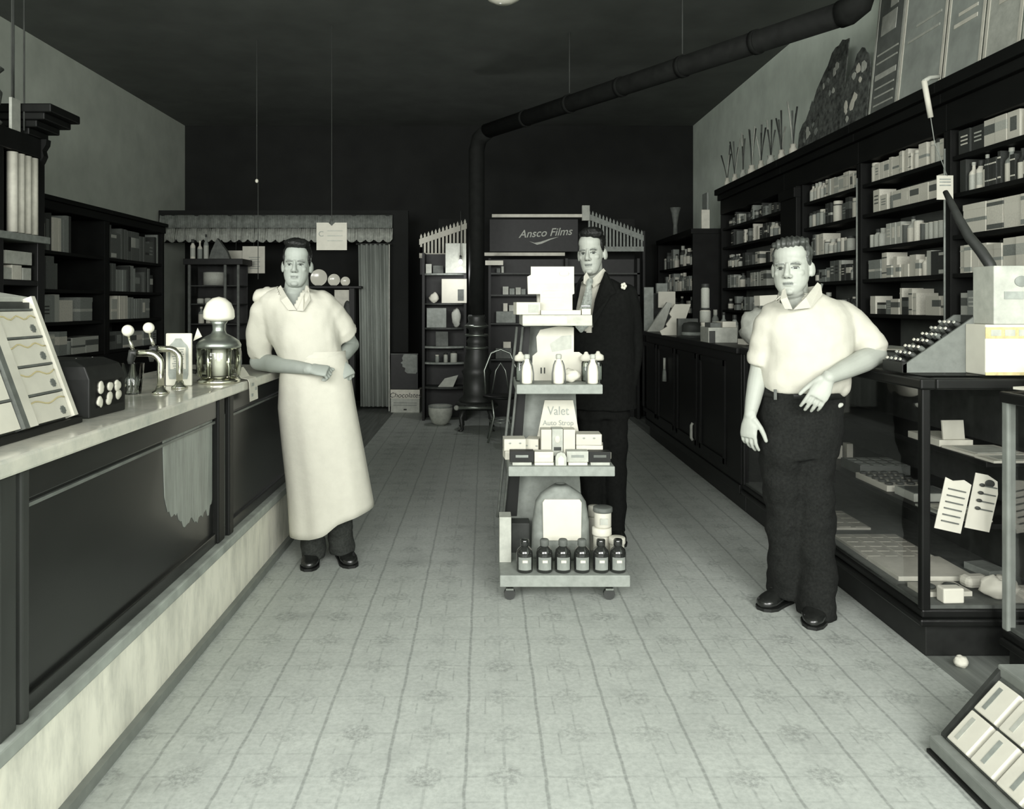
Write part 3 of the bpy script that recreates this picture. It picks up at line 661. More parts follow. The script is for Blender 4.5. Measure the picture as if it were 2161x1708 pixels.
def goods(kind, tone, dims, loc, label, group, rr, rz=0.0):
    if kind == 'carton':
        lab = rr.choice({'white': ['light', 'softink', 'mid'], 'cream': ['softink', 'light', 'dim'], 'pale': ['mid', 'white', 'dim'], 'light': ['white', 'dim', 'pale'], 'mid': ['pale', 'dark', 'light'], 'dim': ['light', 'mid', 'dark'], 'dark': ['light', 'dim', 'pale'], 'black': ['light', 'mid', 'dim']}[tone])
        st = rr.randint(0, 5); me = lib(('c', tone, lab, st), lambda: carton_mesh(tone, lab, st)); nm = 'medicine_carton'; cat = 'carton'
    elif kind == 'bottle':
        lab = rr.choice(['cream', 'pale', 'light']) if tone in ('dark', 'dim', 'black') else rr.choice(['light', 'cream', 'mid'])
        cap = rr.choice(['dark', 'white', 'light']); st = rr.randint(0, 1); me = lib(('b', tone, lab, cap, st), lambda: bottle_mesh(tone, lab, cap, st)); nm = 'medicine_bottle'; cat = 'bottle'
    elif kind == 'jar':
        lab = rr.choice(['cream', 'light', 'mid']); cap = rr.choice(['white', 'pale', 'dark']); me = lib(('j', tone, lab, cap), lambda: bottle_mesh(tone, lab, cap, 2)); nm = 'lidded_jar'; cat = 'jar'
    elif kind == 'tin':
        lab = rr.choice(['light', 'pale', 'dim']); me = lib(('t', tone, lab), lambda: bottle_mesh(tone, lab, tone, 3)); nm = 'round_tin'; cat = 'tin'
    else:
        lab = rr.choice(['light', 'pale', 'dim']); me = lib(('k', tone, lab), lambda: book_mesh(tone, lab)); nm = 'book'; cat = 'book'
    o = bpy.data.objects.new(nm, me); COL.objects.link(o); o.location = loc; o.scale = dims; o.rotation_euler = (0, 0, rz)
    return tag(o, label, cat, group)
NOUN = {'carton': ('carton', 'tall carton', 'flat carton'), 'bottle': ('bottle', 'tall bottle', 'squat bottle'), 'jar': ('lidded jar', 'tall jar', 'squat jar'), 'tin': ('round tin', 'tall tin', 'squat tin'), 'book': ('book', 'tall book', 'small book')}
def fill_row(xf, y0, y1, z, hmax, mixw, tones, shelf, bay, group, seed, side=1, wr=(.045, .10), fill=.96, hr=(.5, .95), zback=0, depth=(.07, .13), yvis=None, lean=0):
    """a shelf row, running away from the camera; xf: x of the goods' front, side +1: shelves on the right wall"""
    rr = random.Random(seed); y = y0 + .014; n = 0
    kinds = [k for k, q in mixw for _ in range(q)]; tl = [k for k, q in tones for _ in range(q)]
    prev = None
    while y < y1 - .03:
        if prev and rr.random() < .45: kind, tone, wd, h, d = prev
        else:
            kind, tone = rr.choice(kinds), rr.choice(tl)
            wd = rr.uniform(*wr); h = hmax * rr.uniform(*hr); d = rr.uniform(*depth)
            if kind in ('bottle', 'jar', 'tin'): wd = min(wd, .075); d = wd; h = max(h, wd * 1.5) if kind == 'bottle' else min(max(h, wd * 1.05), wd * 2.2)
            if kind == 'book': wd = rr.uniform(.022, .045); d = .14; h = hmax * rr.uniform(.72, .95)
            h = min(h, hmax * .97)
        prev = (kind, tone, wd, h, d)
        if y + wd > y1 - .014: break
        if rr.random() < fill and n < 20:
            if yvis is None or y + wd > yvis:
                r_ = h / max(wd, 1e-6); noun = NOUN[kind][1 if r_ > 2.1 else 2 if r_ < 1.0 else 0]
                goods(kind, tone, (d, wd * .97, h), (xf + side * (d / 2 + rr.uniform(0, .015)), y + wd / 2, z), f'{TONE[tone]} {noun}, {ORD[n]} item from near upright, {shelf}, {bay}', group, rr)
                n += 1
        else: prev = None
        y += wd + rr.uniform(.001, .006)

# ---------------------------------------------------------------- wall shelving on the right
SZ = [2.245, 2.03, 1.79, 1.57, 1.325]; XFr = 2.70; XBr = 2.985
bays = [(3.30, 4.57, 'bay above the carton stack'), (4.57, 5.65, 'bay above the sloping bin'), (5.65, 6.68, 'narrow bay by the pilaster'), (7.05, 8.95, 'far bay past the pilaster')]
ULAB = ['dark wall shelving unit nearest the shop front, packed with pale cartons', 'dark wall shelving unit standing behind the sloping bin', 'dark wall shelving unit with a broad pilaster, behind the bare-armed man', 'dark wall shelving unit at the far end of the wall row']
for bi, (a, b, bn) in enumerate(bays):
    t = thing('shelving_unit', ULAB[bi], 'shelves', (2.84, (a + b) / 2, 0), 0, 'wall shelving units')
    def B(nm, p, q, mt, bv=.003): return MB().bb(p, q).build(nm, [mt], t, world=True, bevel=bv)
    B('base_cabinet', (2.66, a, 0), (XBr, b, 1.02), 'shelf_wood'); B('ledge', (2.62, a, 1.02), (XBr, b, 1.055), 'shelf_wood')
    B('upright', (XFr - .012, a, 1.055), (XBr, a + .034, 2.40), 'shelf_wood'); B('upright', (XFr - .012, b - .034, 1.055), (XBr, b, 2.40), 'shelf_wood')
    MB().bb((XBr - .012, a + .034, 1.055), (XBr, b - .034, 2.40)).build('back_board', ['shelf_back'], t, world=True)
    for z in SZ: B('shelf', (XFr, a + .034, z - .026), (XBr - .012, b - .034, z), 'shelf_wood')
    e = b if bi != 2 else 7.05
    m = MB(); m.bb((XFr - .015, a, 2.40), (XBr, e, 2.56)); m.bb((XFr - .05, a, 2.56), (XBr, e, 2.62)); m.bb((XFr - .085, a, 2.62), (XBr, e, 2.685)); m.build('cornice', ['shelf_wood'], t, world=True, bevel=.006)
    if bi == 2:
        B('pilaster', (XFr - .05, 6.69, 0), (XBr, 7.045, 2.40), 'shelf_wood', .008)
        B('pilaster_capital', (XFr - .07, 6.685, 2.30), (XBr, 7.048, 2.39), 'shelf_wood', .008)
    MB().tube([(XFr - .016, a + .017, 1.2), (XFr - .016, a + .017, 2.3)], .006, 8).build('edge_bead', ['mid'], t, world=True)
SN = ['top shelf', 'second shelf', 'third shelf', 'fourth shelf', 'lowest shelf']
pale_t = [('white', 3), ('cream', 4), ('pale', 4), ('light', 2), ('mid', 1), ('dark', 1)]
mixed_t = [('white', 1), ('cream', 3), ('pale', 3), ('light', 2), ('mid', 2), ('dark', 2), ('dim', 1)]
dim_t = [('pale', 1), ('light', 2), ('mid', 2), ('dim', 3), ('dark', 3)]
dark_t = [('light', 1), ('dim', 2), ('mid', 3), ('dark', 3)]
RS = [  # bay, shelf, mix, tones, kwargs
    (0, 0, [('carton', 4), ('jar', 1)], [('white', 5), ('cream', 3), ('pale', 1), ('dark', 1)], dict(wr=(.07, .16), hr=(.82, .97))),
    (0, 1, [('book', 2), ('bottle', 3), ('carton', 2)], [('dark', 4), ('mid', 3), ('cream', 3), ('pale', 2)], dict(hr=(.82, .97))),
    (0, 2, [('carton', 5)], [('cream', 4), ('white', 2), ('pale', 3)], dict(wr=(.12, .22), hr=(.7, .95))),
    (0, 3, [('carton', 4), ('book', 2)], [('white', 3), ('cream', 4), ('pale', 2), ('dark', 1)], dict(wr=(.05, .12), hr=(.75, .96))),
    (0, 4, [('carton', 3), ('tin', 1)], mixed_t, dict(wr=(.06, .12), hr=(.5, .9))),
    (1, 0, [('carton', 3), ('book', 2), ('jar', 2)], [('cream', 3), ('pale', 4), ('light', 2), ('white', 3), ('dark', 1)], dict(hr=(.75, .97), wr=(.04, .09))),
    (1, 1, [('carton', 4), ('jar', 1)], [('cream', 3), ('white', 2), ('mid', 2), ('pale', 2), ('dark', 1)], dict(wr=(.05, .12), hr=(.45, .97))),
    (1, 2, [('bottle', 4), ('tin', 2), ('carton', 2)], [('cream', 3), ('pale', 3), ('light', 2), ('white', 2), ('dark', 2)], dict(hr=(.65, .92), wr=(.04, .08))),
    (1, 3, [('carton', 4), ('book', 3), ('bottle', 1)], mixed_t, dict(wr=(.035, .09), hr=(.4, .8))),
    (1, 4, [('carton', 4), ('tin', 1), ('book', 1)], [('dark', 2), ('cream', 3), ('pale', 3), ('mid', 2)], dict(wr=(.05, .11), hr=(.4, .8))),
    (2, 0, [('carton', 3), ('book', 3), ('bottle', 1)], [('cream', 4), ('pale', 3), ('light', 3)], dict(hr=(.75, .95), wr=(.04, .08))),
    (2, 1, [('bottle', 2), ('jar', 2), ('carton', 2)], [('dim', 3), ('cream', 1), ('mid', 2), ('dark', 2)], dict(hr=(.5, .9))),
    (2, 2, [('bottle', 2), ('jar', 2), ('book', 1)], [('cream', 2), ('pale', 2), ('light', 2), ('dim', 2), ('dark', 2)], dict(hr=(.5, .9))),
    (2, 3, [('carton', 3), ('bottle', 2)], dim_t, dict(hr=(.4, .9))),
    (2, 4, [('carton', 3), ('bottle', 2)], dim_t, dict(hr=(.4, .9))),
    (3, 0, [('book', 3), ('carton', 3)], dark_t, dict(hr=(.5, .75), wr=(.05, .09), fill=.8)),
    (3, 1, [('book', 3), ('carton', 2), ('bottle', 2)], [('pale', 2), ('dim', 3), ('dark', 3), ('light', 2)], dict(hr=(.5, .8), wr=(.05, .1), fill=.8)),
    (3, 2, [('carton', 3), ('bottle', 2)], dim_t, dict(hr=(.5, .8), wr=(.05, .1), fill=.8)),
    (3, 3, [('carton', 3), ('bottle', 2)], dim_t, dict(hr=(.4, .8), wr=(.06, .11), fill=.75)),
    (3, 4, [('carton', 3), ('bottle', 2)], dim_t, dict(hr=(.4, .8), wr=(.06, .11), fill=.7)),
]
for k, (bi, si, mx, tn, kw) in enumerate(RS):
    a, b, bn = bays[bi]; top = (2.40 if si == 0 else SZ[si - 1] - .026); z = SZ[si]
    if si == 0: top = 2.398
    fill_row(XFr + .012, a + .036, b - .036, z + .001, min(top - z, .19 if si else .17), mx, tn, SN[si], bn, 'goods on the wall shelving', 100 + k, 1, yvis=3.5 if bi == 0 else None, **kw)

# things along the top of the wall shelving
ZK = 2.686
def cutout(name, label, poly, y0, y1, z0, xc, mats, cat='display card', group=None, th=.008, marks=None):
    """a board standing on the shelf top, facing the aisle; poly in (0..1 along y from near to far, height m)"""
    t = thing(name, label, cat, (xc, (y0 + y1) / 2, z0), 0, group)
    P = [Vector((0, (y0 + (y1 - y0) * u) - (y0 + y1) / 2, h)) for u, h in poly]
    MB().prism([p + Vector((.10 * p.z, 0, 0)) for p in P], (th, 0, 0)).build('board', [mats], t)
    if marks: marks(t, (y1 - y0))
    MB().bb((.02, -.02, 0), (.12, .02, .01)).build('easel_foot', ['dark'], t)
    return t
rr = random.Random(11)
def jag(base, n, amp, lo=0.0):
    out = []
    for i in range(n + 1):
        u = i / n; out.append((u, base(u) + rr.uniform(-amp, amp)))
    return [(0, 0)] + [(max(0, min(1, u)), max(.03, h)) for u, h in out] + [(1, 0)]
def blotches(seed, mats, n, hfun):
    def f(t, wd):
        r2 = random.Random(seed)
        for i in range(n):
            u = r2.uniform(.1, .9); h = r2.uniform(.1, .9) * hfun(u); s = r2.uniform(.02, .05)
            m = MB(); k = r2.randint(5, 8)
            m.prism([Vector((.10 * h - .003, (u - .5) * wd + s * math.cos(a) * r2.uniform(.5, 1.2), h + s * math.sin(a) * r2.uniform(.5, 1.3))) for a in [2 * PI * q / k for q in range(k)]], (.002, 0, 0)).build('leaf_print', [r2.choice(mats)], t)
    return f
f1 = lambda u: .50 + .28 * (1 - u) if u < .55 else .64 - .85 * (u - .55)
f1 = lambda u: .78 if u < .32 else .78 - (u - .32) * .85
cutout('display_cutout', 'tall dark leafy die-cut display standing on the shelf top, farther one', jag(f1, 14, .03), 6.12, 6.95, ZK, 2.76, 'foliage_card', marks=blotches(1, ['light', 'dim', 'mid'], 20, f1))
f2 = lambda u: .40 + .25 * (1 - abs(u - .45) * 2)
cutout('display_cutout', 'smaller dark leafy die-cut display standing beside the tall one', jag(f2, 12, .03), 5.66, 6.08, ZK, 2.74, 'foliage_card', marks=blotches(2, ['pale', 'light', 'dim'], 12, f2))
def poster(y0, y1, h, label, mats, marks):
    return cutout('poster', label, [(0, 0), (0, h), (1, h), (1, 0)], y0, y1, ZK, 2.74, mats, 'poster', 'posters on the shelf top', .006, marks)
def frame_and(lines, mat, edge='light'):
    def f(t, wd):
        for s, h0, h1 in ((-1, 0, lines[0]), (1, 0, lines[0])):
            MB().prism([Vector((.10 * h - .004, s * wd / 2 + d, h)) for d, h in ((-.012, h0), (.012, h0), (.012, h1), (-.012, h1))], (.003, 0, 0)).build('pale_edge', [edge], t)
        for (u, h, a, b) in lines[1:]:
            y = (u - .5) * wd
            MB().prism([Vector((.10 * (h + dz) - .004, y + dy, h + dz)) for dy, dz in ((-a, -b), (a, -b), (a, b), (-a, b))], (.003, 0, 0)).build('printed_mark', [mat], t)
    return f
poster(5.25, 5.61, 1.10, 'narrow gray poster with slanting text beside the leafy displays', 'poster_dark', frame_and([1.10, (.5, .10, .13, .006), (.5, .16, .13, .006), (.5, .22, .13, .006), (.5, .30, .14, .02), (.5, .40, .14, .006), (.5, .46, .14, .006), (.55, .66, .10, .07), (.4, .82, .05, .06)], 'light'))
poster(4.74, 5.22, 1.12, 'broad gray poster with faint script on the shelf top', 'poster_gray', frame_and([1.12, (.5, .42, .18, .008), (.4, .50, .14, .008), (.55, .80, .05, .012)], 'light', 'pale'))
poster(4.36, 4.70, 1.12, 'gray poster with pale blossoms and lettering on the shelf top', 'poster_gray', frame_and([1.12, (.5, .34, .11, .012), (.45, .40, .09, .010), (.4, .50, .03, .02), (.6, .56, .03, .02), (.45, .62, .05, .02)], 'pale', 'pale'))
poster(4.04, 4.32, 1.12, 'pale poster with a round yellowed emblem on the shelf top', 'light', frame_and([1.12, (.5, .42, .05, .10), (.5, .70, .10, .03)], 'cream', 'cream'))
poster(3.60, 4.00, 1.12, 'white poster on the shelf top nearest the shop front', 'white', frame_and([1.12, (.5, .5, .1, .05)], 'light'))
# small vases with dried sprigs
for i in range(8):
    y = 6.98 + i * .27; t = thing('sprig_vase', f'small pale vase holding dried sprigs on the shelf top, {ORD[i]} from the leafy display', 'vase', (2.74, y, ZK), 0, 'vases of sprigs on the shelf top')
    r = .032 + .012 * rr.random()
    MB().lathe([(r * .7, 0), (r, .02), (r, .075), (r * .6, .10), (r * .75, .125), (r * .5, .12)], n=14).build('vase', [('cream', 'pale', 'light')[i % 3]], t)
    for k in range(4):
        a = rr.uniform(-.22, .22); b = rr.uniform(-.2, .2); h = rr.uniform(.25, .42)
        MB().tube([(0, 0, .1), (a * .1, b * .15, .1 + h * .5), (a * .25, b * .3, .1 + h)], [.004, .005, .008], 6).build('sprig', [('dark', 'dim', 'light')[k % 3]], t)
# hanging cord with white tube and price card
t = thing('hanging_price_card', 'white price card hanging on a string below a white paper tube', 'hanging card', (2.5, 4.30, 2.2))
p0, p1, p2, p3 = at(1950, 170, 4.25), at(1964, 248, 4.28), at(1972, 300, 4.29), at(1999, 372, 4.3)
MB().tube([p0, p1], .0145, 12).build('paper_tube', ['cream'], t, world=True)
MB().tube([p0 + Vector((0, 0, -.005)), p0 + Vector((.04, .02, .02)), p0 + Vector((.10, .03, .03))], .012, 8).build('bracket', ['light'], t, world=True)
MB().tube([p1, p2, p3], .0025, 6).build('string', ['mid'], t, world=True)
c = at(1994, 396, 4.3); m = MB().box(c, (.09, .003, .132)); m.build('card', ['cream'], t, world=True)
for dz in (.045, .03, .012): MB().box(c + Vector((0, -.003, dz)), (.06, .003, .007)).build('printed_line', ['softink'], t, world=True)
# dark curved bracket arm in front of the shelves
t = thing('curved_arm', 'dark curved wooden arm rising in front of the near shelves', 'bracket', (2.4, 3.9, 1.115))
P = [at(2094, 625, 3.55), at(2096, 590, 3.55), at(2090, 560, 3.56), at(2070, 530, 3.6), at(2045, 500, 3.65), at(2025, 465, 3.7), at(2008, 430, 3.75), at(1995, 405, 3.8)]
MB().tube([Vector((P[0].x, P[0].y, ST))] + P, [.022] + [.024] * 4 + [.022, .02, .016, .012], 12).build('arm', ['iron'], t, world=True)
MB().lathe([(.07, 0), (.07, .012), (.03, .03)], (P[0].x, P[0].y, ST), 18).build('foot', ['iron'], t, world=True)
# ---------------------------------------------------------------- shelving and back bar on the left wall
ZL = [1.85, 1.52, 1.235, .935]; XfL = -3.70
LB = [(5.76, 7.70, 'bay beside the back bar'), (7.70, 9.07, 'bay near the curtained doorway')]
for bi, (a, b, bn) in enumerate(LB):
    t = thing('shelving_unit', ('low dark shelving unit on the side wall beside the back bar', 'low dark shelving unit on the side wall near the scalloped valance')[bi], 'shelves', (-4.0, (a + b) / 2, 0), 0, 'side wall shelving units')
    def B(nm, p, q, mt, bv=.003): return MB().bb(p, q).build(nm, [mt], t, world=True, bevel=bv)
    B('base_cabinet', (-4.28, a, 0), (XfL, b, .90), 'shelf_wood')
    for y in (a, b - .05): B('upright', (-4.28, y, .90), (XfL + .01, y + .05, 2.25), 'shelf_wood')
    MB().bb((-4.285, a, .9), (-4.27, b, 2.25)).build('back_board', [M('left_back%d' % bi, .05, .8)], t, world=True)
    for z in ZL: B('shelf', (-4.27, a + .05, z - .03), (XfL, b - .05, z), 'shelf_wood')
    m = MB(); m.bb((-4.28, a, 2.2), (XfL + .03, b, 2.27)); m.bb((-4.28, a, 2.27), (XfL + .06, b, 2.31)); m.build('cornice', ['shelf_wood'], t, world=True, bevel=.005)
lk = dict(fill=.9)
SNL = ['top shelf', 'second shelf', 'third shelf', 'lowest shelf']
LR = [(0, 0, [('book', 4), ('carton', 1)], [('pale', 1), ('mid', 2), ('dim', 4), ('dark', 3)], dict(hr=(.6, .9), wr=(.06, .12))),
      (0, 1, [('book', 5), ('carton', 1)], [('mid', 2), ('dim', 4), ('dark', 3)], dict(hr=(.6, .9), wr=(.06, .12))),
      (0, 2, [('carton', 3), ('book', 2)], [('light', 3), ('mid', 4), ('pale', 1), ('dim', 1)], dict(hr=(.6, .9), wr=(.12, .24))),
      (0, 3, [('carton', 3), ('jar', 1)], [('light', 3), ('mid', 2), ('pale', 2)], dict(hr=(.5, .8), wr=(.12, .24), fill=.8)),
      (1, 0, [('book', 4), ('carton', 1)], [('pale', 1), ('mid', 2), ('dim', 4), ('dark', 3)], dict(hr=(.6, .9), wr=(.06, .12))),
      (1, 1, [('book', 5), ('carton', 1)], [('mid', 2), ('dim', 4), ('dark', 3)], dict(hr=(.6, .9), wr=(.06, .12))),
      (1, 2, [('book', 4), ('carton', 2)], [('light', 3), ('mid', 3), ('pale', 1)], dict(hr=(.75, .95), wr=(.06, .12))),
      (1, 3, [('carton', 3), ('jar', 1)], [('light', 1), ('mid', 3), ('dim', 3)], dict(hr=(.5, .8), wr=(.1, .2), fill=.8))]
for k, (bi, si, mx, tn, kw) in enumerate(LR):
    a, b, bn = LB[bi]; z = ZL[si]; top = 2.2 if si == 0 else ZL[si - 1] - .03; kk = dict(lk); kk.update(kw)
    fill_row(XfL - .02, a + .055, b - .055, z + .001, top - z, mx, tn, SNL[si], bn, 'goods on the side wall shelving', 300 + k, -1, depth=(.12, .2), yvis=5.95 if bi == 0 else None, **kk)

t = thing('back_bar', 'tall dark soda back bar with a projecting cornice and a pale fluted column', 'back bar', (-3.6, 5.2, 0))
def B(nm, p, q, mt, bv=.005): return MB().bb(p, q).build(nm, [mt], t, world=True, bevel=bv)
B('base_cabinet', (-3.85, 4.5, 0), (-3.15, 5.73, .98), 'shelf_wood'); B('worktop', (-3.85, 4.5, .98), (-3.12, 5.75, 1.02), 'marble_top')
B('back_panel', (-3.85, 4.5, 1.02), (-3.6, 5.73, 2.57), 'dark_wood')
B('end_post', (-3.6, 5.64, 1.02), (-3.2, 5.73, 2.5), 'dark_wood'); B('inner_post', (-3.6, 5.0, 1.02), (-3.2, 5.24, 2.5), 'dark_wood')
B('shelf', (-3.6, 5.0, 1.83), (-3.17, 5.75, 1.88), 'mid'); B('shelf', (-3.6, 5.24, 1.52), (-3.2, 5.64, 1.56), 'dark_wood')
m = MB(); m.bb((-3.85, 5.0, 2.44), (-3.19, 5.73, 2.58)); m.build('frieze', ['dark_wood'], t, world=True, bevel=.006)
m = MB()
for k, (o_, z0, z1) in enumerate(((.02, 2.58, 2.63), (.08, 2.63, 2.68), (.14, 2.68, 2.73), (.19, 2.73, 2.79))): m.bb((-3.6, 5.50 - o_ * .2, z0), (-3.2 + o_, 5.73 + o_ * .7, z1))
m.build('cornice', ['dark_wood'], t, world=True, bevel=.008)
m = MB(); m.prism([Vector((-3.2, 5.66, z)) + Vector((x, 0, 0)) for x, z in ((0, 2.40), (0, 2.58), (.05, 2.58), (.045, 2.54), (.02, 2.50), (.03, 2.46), (.012, 2.42))], (0, .06, 0)); m.build('bracket', ['dark_wood'], t, world=True)
for k in range(4):
    y = 5.36 + k * .08; MB().tube([(-3.215, y, 1.885), (-3.215, y, 2.43)], .036, 12).build('pale_flute', ['pale'], t, world=True)
for i, (y, d, h, mt) in enumerate(((5.31, .10, .08, 'light'), (5.42, .11, .10, 'pale'), (5.54, .10, .085, 'light'))):
    card('packet', ('pale', 'whitest', 'gray')[i] + ' small packet in the niche of the back bar', 'packet', (-3.27, y, 1.562), (.1, d, h), (0, 0, 0), mt)
card('packet', 'striped gray bundle lying on packets in the niche of the back bar', 'packet', (-3.27, 5.44, 1.668), (.11, .30, .09), (0, 0, 0), 'light', extra=top_marks('dim', 1, 3))
# ornament and card on top of the back bar
t = thing('carved_ornament', 'dark carved ornament like a crowned urn on top of the back bar', 'ornament', (-3.36, 5.26, 2.581))
MB().lathe([(.10, 0), (.12, .04), (.07, .09), (.11, .17), (.12, .24), (.07, .31), (.09, .36), (.13, .40), (.10, .42), (.04, .40)], n=18).build('urn', ['dim'], t)
for k in range(4): MB().tube([(0, (k - 1.5) * .05, .38), (0, (k - 1.5) * .08, .46)], [.025, .012], 8).build('finial', ['dark'], t)
t = tag(MB().box((0, 0, .11), (.02, .10, .22)).build('show_card', ['light'], None, off=(-3.22, 5.395, 2.581)), 'plain gray card standing on the back bar beside the carved ornament', 'card')
for i, (x, y) in enumerate(((-3.25, 5.25), (-3.2, 5.33), (-3.2, 5.47), (-3.35, 5.60))):
    tag(MB().tube([(x, y, 2.6 + .2 * (i != 2)), (x, y, ZC)], .006, 6).build('ceiling_cord', ['cord'], None), f'thin dark cord hanging from the ceiling over the back bar, {ORD[i]} from the shop front', 'cord', 'cords over the back bar')
# cord with a small bulb behind the aproned man
t = thing('cord_lamp', 'thin cord with a small white bulb hanging before the scalloped valance', 'lamp', at(542, 382, 7.6))
MB().ellipsoid((0, 0, 0), (.016, .016, .02)).build('bulb', ['enamel'], t); MB().tube([(0, 0, .015), (0, 0, ZC - t.location.z)], .004, 6).build('cord', ['cord'], t); MB().tube([(.012, 0, -.015), (.012, 0, -.95)], .004, 6).build('pull_string', ['cord'], t)

# ---------------------------------------------------------------- back of the shop: partition with valance and curtain
t = thing('scalloped_valance', 'long gray cloth valance with a scalloped lower edge across the rear doorway', 'valance', (-2.7, 10.3, 2.3))
zt, zm, zb = 2.55, 2.38, 2.235; xa, xb = -4.25, -1.2
def cloth(z0, z1, mat, nm, scal, push):
    n = 140; m = MB(); top = []; bot = []
    for i in range(n + 1):
        u = i / n; x = xa + (xb - xa) * u; wv = .018 * math.sin(u * 130) + .01 * math.sin(u * 47)
        bz = z1 - (scal * abs(math.sin(u * PI * 26)) if scal else 0)
        top.append(Vector((x, 10.3 + wv * .4, z0))); bot.append(Vector((x, 10.3 + wv - push, bz)))
    for i in range(n):
        m.add([top[i], top[i + 1], bot[i + 1], bot[i]], [(0, 1, 2, 3)], 0, True)
    o = m.build(nm, [mat], t, world=True); s = o.modifiers.new('thick', 'SOLIDIFY'); s.thickness = .008
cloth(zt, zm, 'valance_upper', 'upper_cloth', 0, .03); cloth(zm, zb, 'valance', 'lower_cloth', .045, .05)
MB().tube([(xa, 10.31, zt), (xb, 10.31, zt)], .014, 8).build('rod', ['dark'], t, world=True)
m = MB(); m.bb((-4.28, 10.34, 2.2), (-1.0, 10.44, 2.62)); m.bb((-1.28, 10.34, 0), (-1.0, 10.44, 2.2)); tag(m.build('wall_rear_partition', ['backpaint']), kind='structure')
t = thing('door_curtain', 'tall gray striped curtain hanging in the rear doorway beside the aproned man', 'curtain', (-1.5, 10.28, 0))
n = 90; m = MB(); A = []; Bq = []
x0, x1 = at(764, 0, 10.5).x, at(824, 0, 10.5).x
for i in range(n + 1):
    u = i / n; y = 10.19 + .022 * math.sin(u * 2 * PI * 6.5) + .008 * math.sin(u * 57)
    A.append(Vector((x0 + (x1 - x0) * u, y, 2.165))); Bq.append(Vector((x0 + .03 + (x1 - x0) * u * 1.02, y, .06)))
for i in range(n): m.add([A[i], A[i + 1], Bq[i + 1], Bq[i]], [(0, 1, 2, 3)], 0, True)
o = m.build('cloth', ['curtain'], t, world=True); s = o.modifiers.new('thick', 'SOLIDIFY'); s.thickness = .006
MB().tube([(x0 - .03, 10.19, 2.165), (x1 + .05, 10.19, 2.165)], .012, 8).build('rod', ['dark'], t, world=True)
MB().bb((x1 + .015, 10.17, .001), (x1 + .03, 10.21, 2.16)).build('edge_strip', ['light'], t, world=True)

# white papers hanging under the valance
for i, (a, b, c, d, Y, lb) in enumerate(((479, 517, 529, 562, 10.0, 'blank pale paper hanging under the scalloped valance'), (512, 559, 520, 577, 9.9, 'larger pale paper with lines of print hanging under the scalloped valance'))):
    t = thing('hanging_notice', lb, 'notice', at((a + b) / 2, (c + d) / 2, Y), 0, 'notices under the valance')
    MB().box((0, 0, 0), (w(b - a, Y), .006, w(d - c, Y))).build('sheet', ['cream'], t)
    if i:
        for k in range(6): MB().box((.01, -.004, .03 - k * .028), (.14 - .03 * (k % 2), .004, .010)).build('printed_line', ['softink'], t)
    MB().tube([(0, 0, w(d - c, Y) / 2), (0, .03, 2.52 - t.location.z)], .003, 6).build('string', ['cord'], t)
# white sign card hanging above the aproned man's shoulder
Y = 7.2; t = thing('hanging_sign', 'square white card sign hanging over the aproned man\'s shoulder, notched at the top', 'sign', at(700, 499, Y))
wd, h = w(64, Y), w(58, Y)
MB().prism([Vector((x, 0, z)) for x, z in ((-wd / 2, -h / 2), (wd / 2, -h / 2), (wd / 2, h / 2), (.03, h / 2), (.0, h / 2 - .03), (-.03, h / 2), (-wd / 2, h / 2))], (0, .006, 0)).build('card', ['cream'], t)
text('C', .07, t, (-wd * .35, -.002, .02), mat='softink')
for k in range(3): MB().box((.03, -.002, .05 - .045 * k), (.14, .002, .008)).build('printed_line', ['light'], t)
MB().tube([(-.02, 0, h / 2 - .01), (0, 0, h / 2 + .06), (0, 0, ZC - t.location.z)], .003, 6).build('string', ['cord'], t)

# small glazed cabinet with bottles on top, below the valance
t = thing('glazed_cabinet', 'narrow dark glazed wall cabinet standing below the scalloped valance', 'cabinet', at(448, 600, 9.4)); t.location.z = 0
xa, xb, Y = at(396, 0, 9.4).x, at(505, 0, 9.4).x, 9.4
def B(nm, p, q, mt, bv=.004): return MB().bb(p, q).build(nm, [mt], t, world=True, bevel=bv)
B('base_cabinet', (xa, Y, 0), (xb, Y + .35, .95), 'black'); B('top_cap', (xa - .04, Y - .04, 1.86), (xb + .05, Y + .36, 1.93), 'black'); B('back_board', (xa, Y + .33, .95), (xb, Y + .35, 1.86), 'black')
for x in (xa, xa + .43, xb - .03): B('glazing_bar', (x, Y, .95), (x + .03, Y + .03, 1.86), 'dim')
for z in (1.14, 1.38, 1.60): B('shelf', (xa, Y + .03, z), (xb, Y + .33, z + .015), 'dark')
MB().bb((xa + .03, Y + .012, .96), (xb - .03, Y + .016, 1.85)).build('pane', ['glass'], t, world=True)
gi = [('tin', 'mid', .22, .16, 1.616, .13), ('jar', 'white', .05, .07, 1.396, .04), ('jar', 'white', .14, .075, 1.396, .04), ('bottle', 'mid', .06, .2, 1.156, .035), ('bottle', 'mid', .15, .2, 1.156, .035), ('jar', 'light', .32, .06, 1.396, .05), ('tin', 'light', .30, .05, 1.156, .06)]
rr = random.Random(21)
for i, (kd, tn, dx, h, z, r) in enumerate(gi):
    lab = ['gray broad tin on the upper shelf of the glazed cabinet', 'white round jar at the edge of the glazed cabinet', 'second white round jar in the glazed cabinet', 'dim slim bottle low in the glazed cabinet, nearer its edge', 'second dim slim bottle low in the glazed cabinet', 'pale squat jar beside the white jars in the glazed cabinet', 'small pale tin beside the slim bottles in the glazed cabinet'][i]
    goods(kd, tn, (r * 2, r * 2, h), (xa + .05 + dx, Y + .15, z), lab, 'goods in the glazed cabinet', rr)
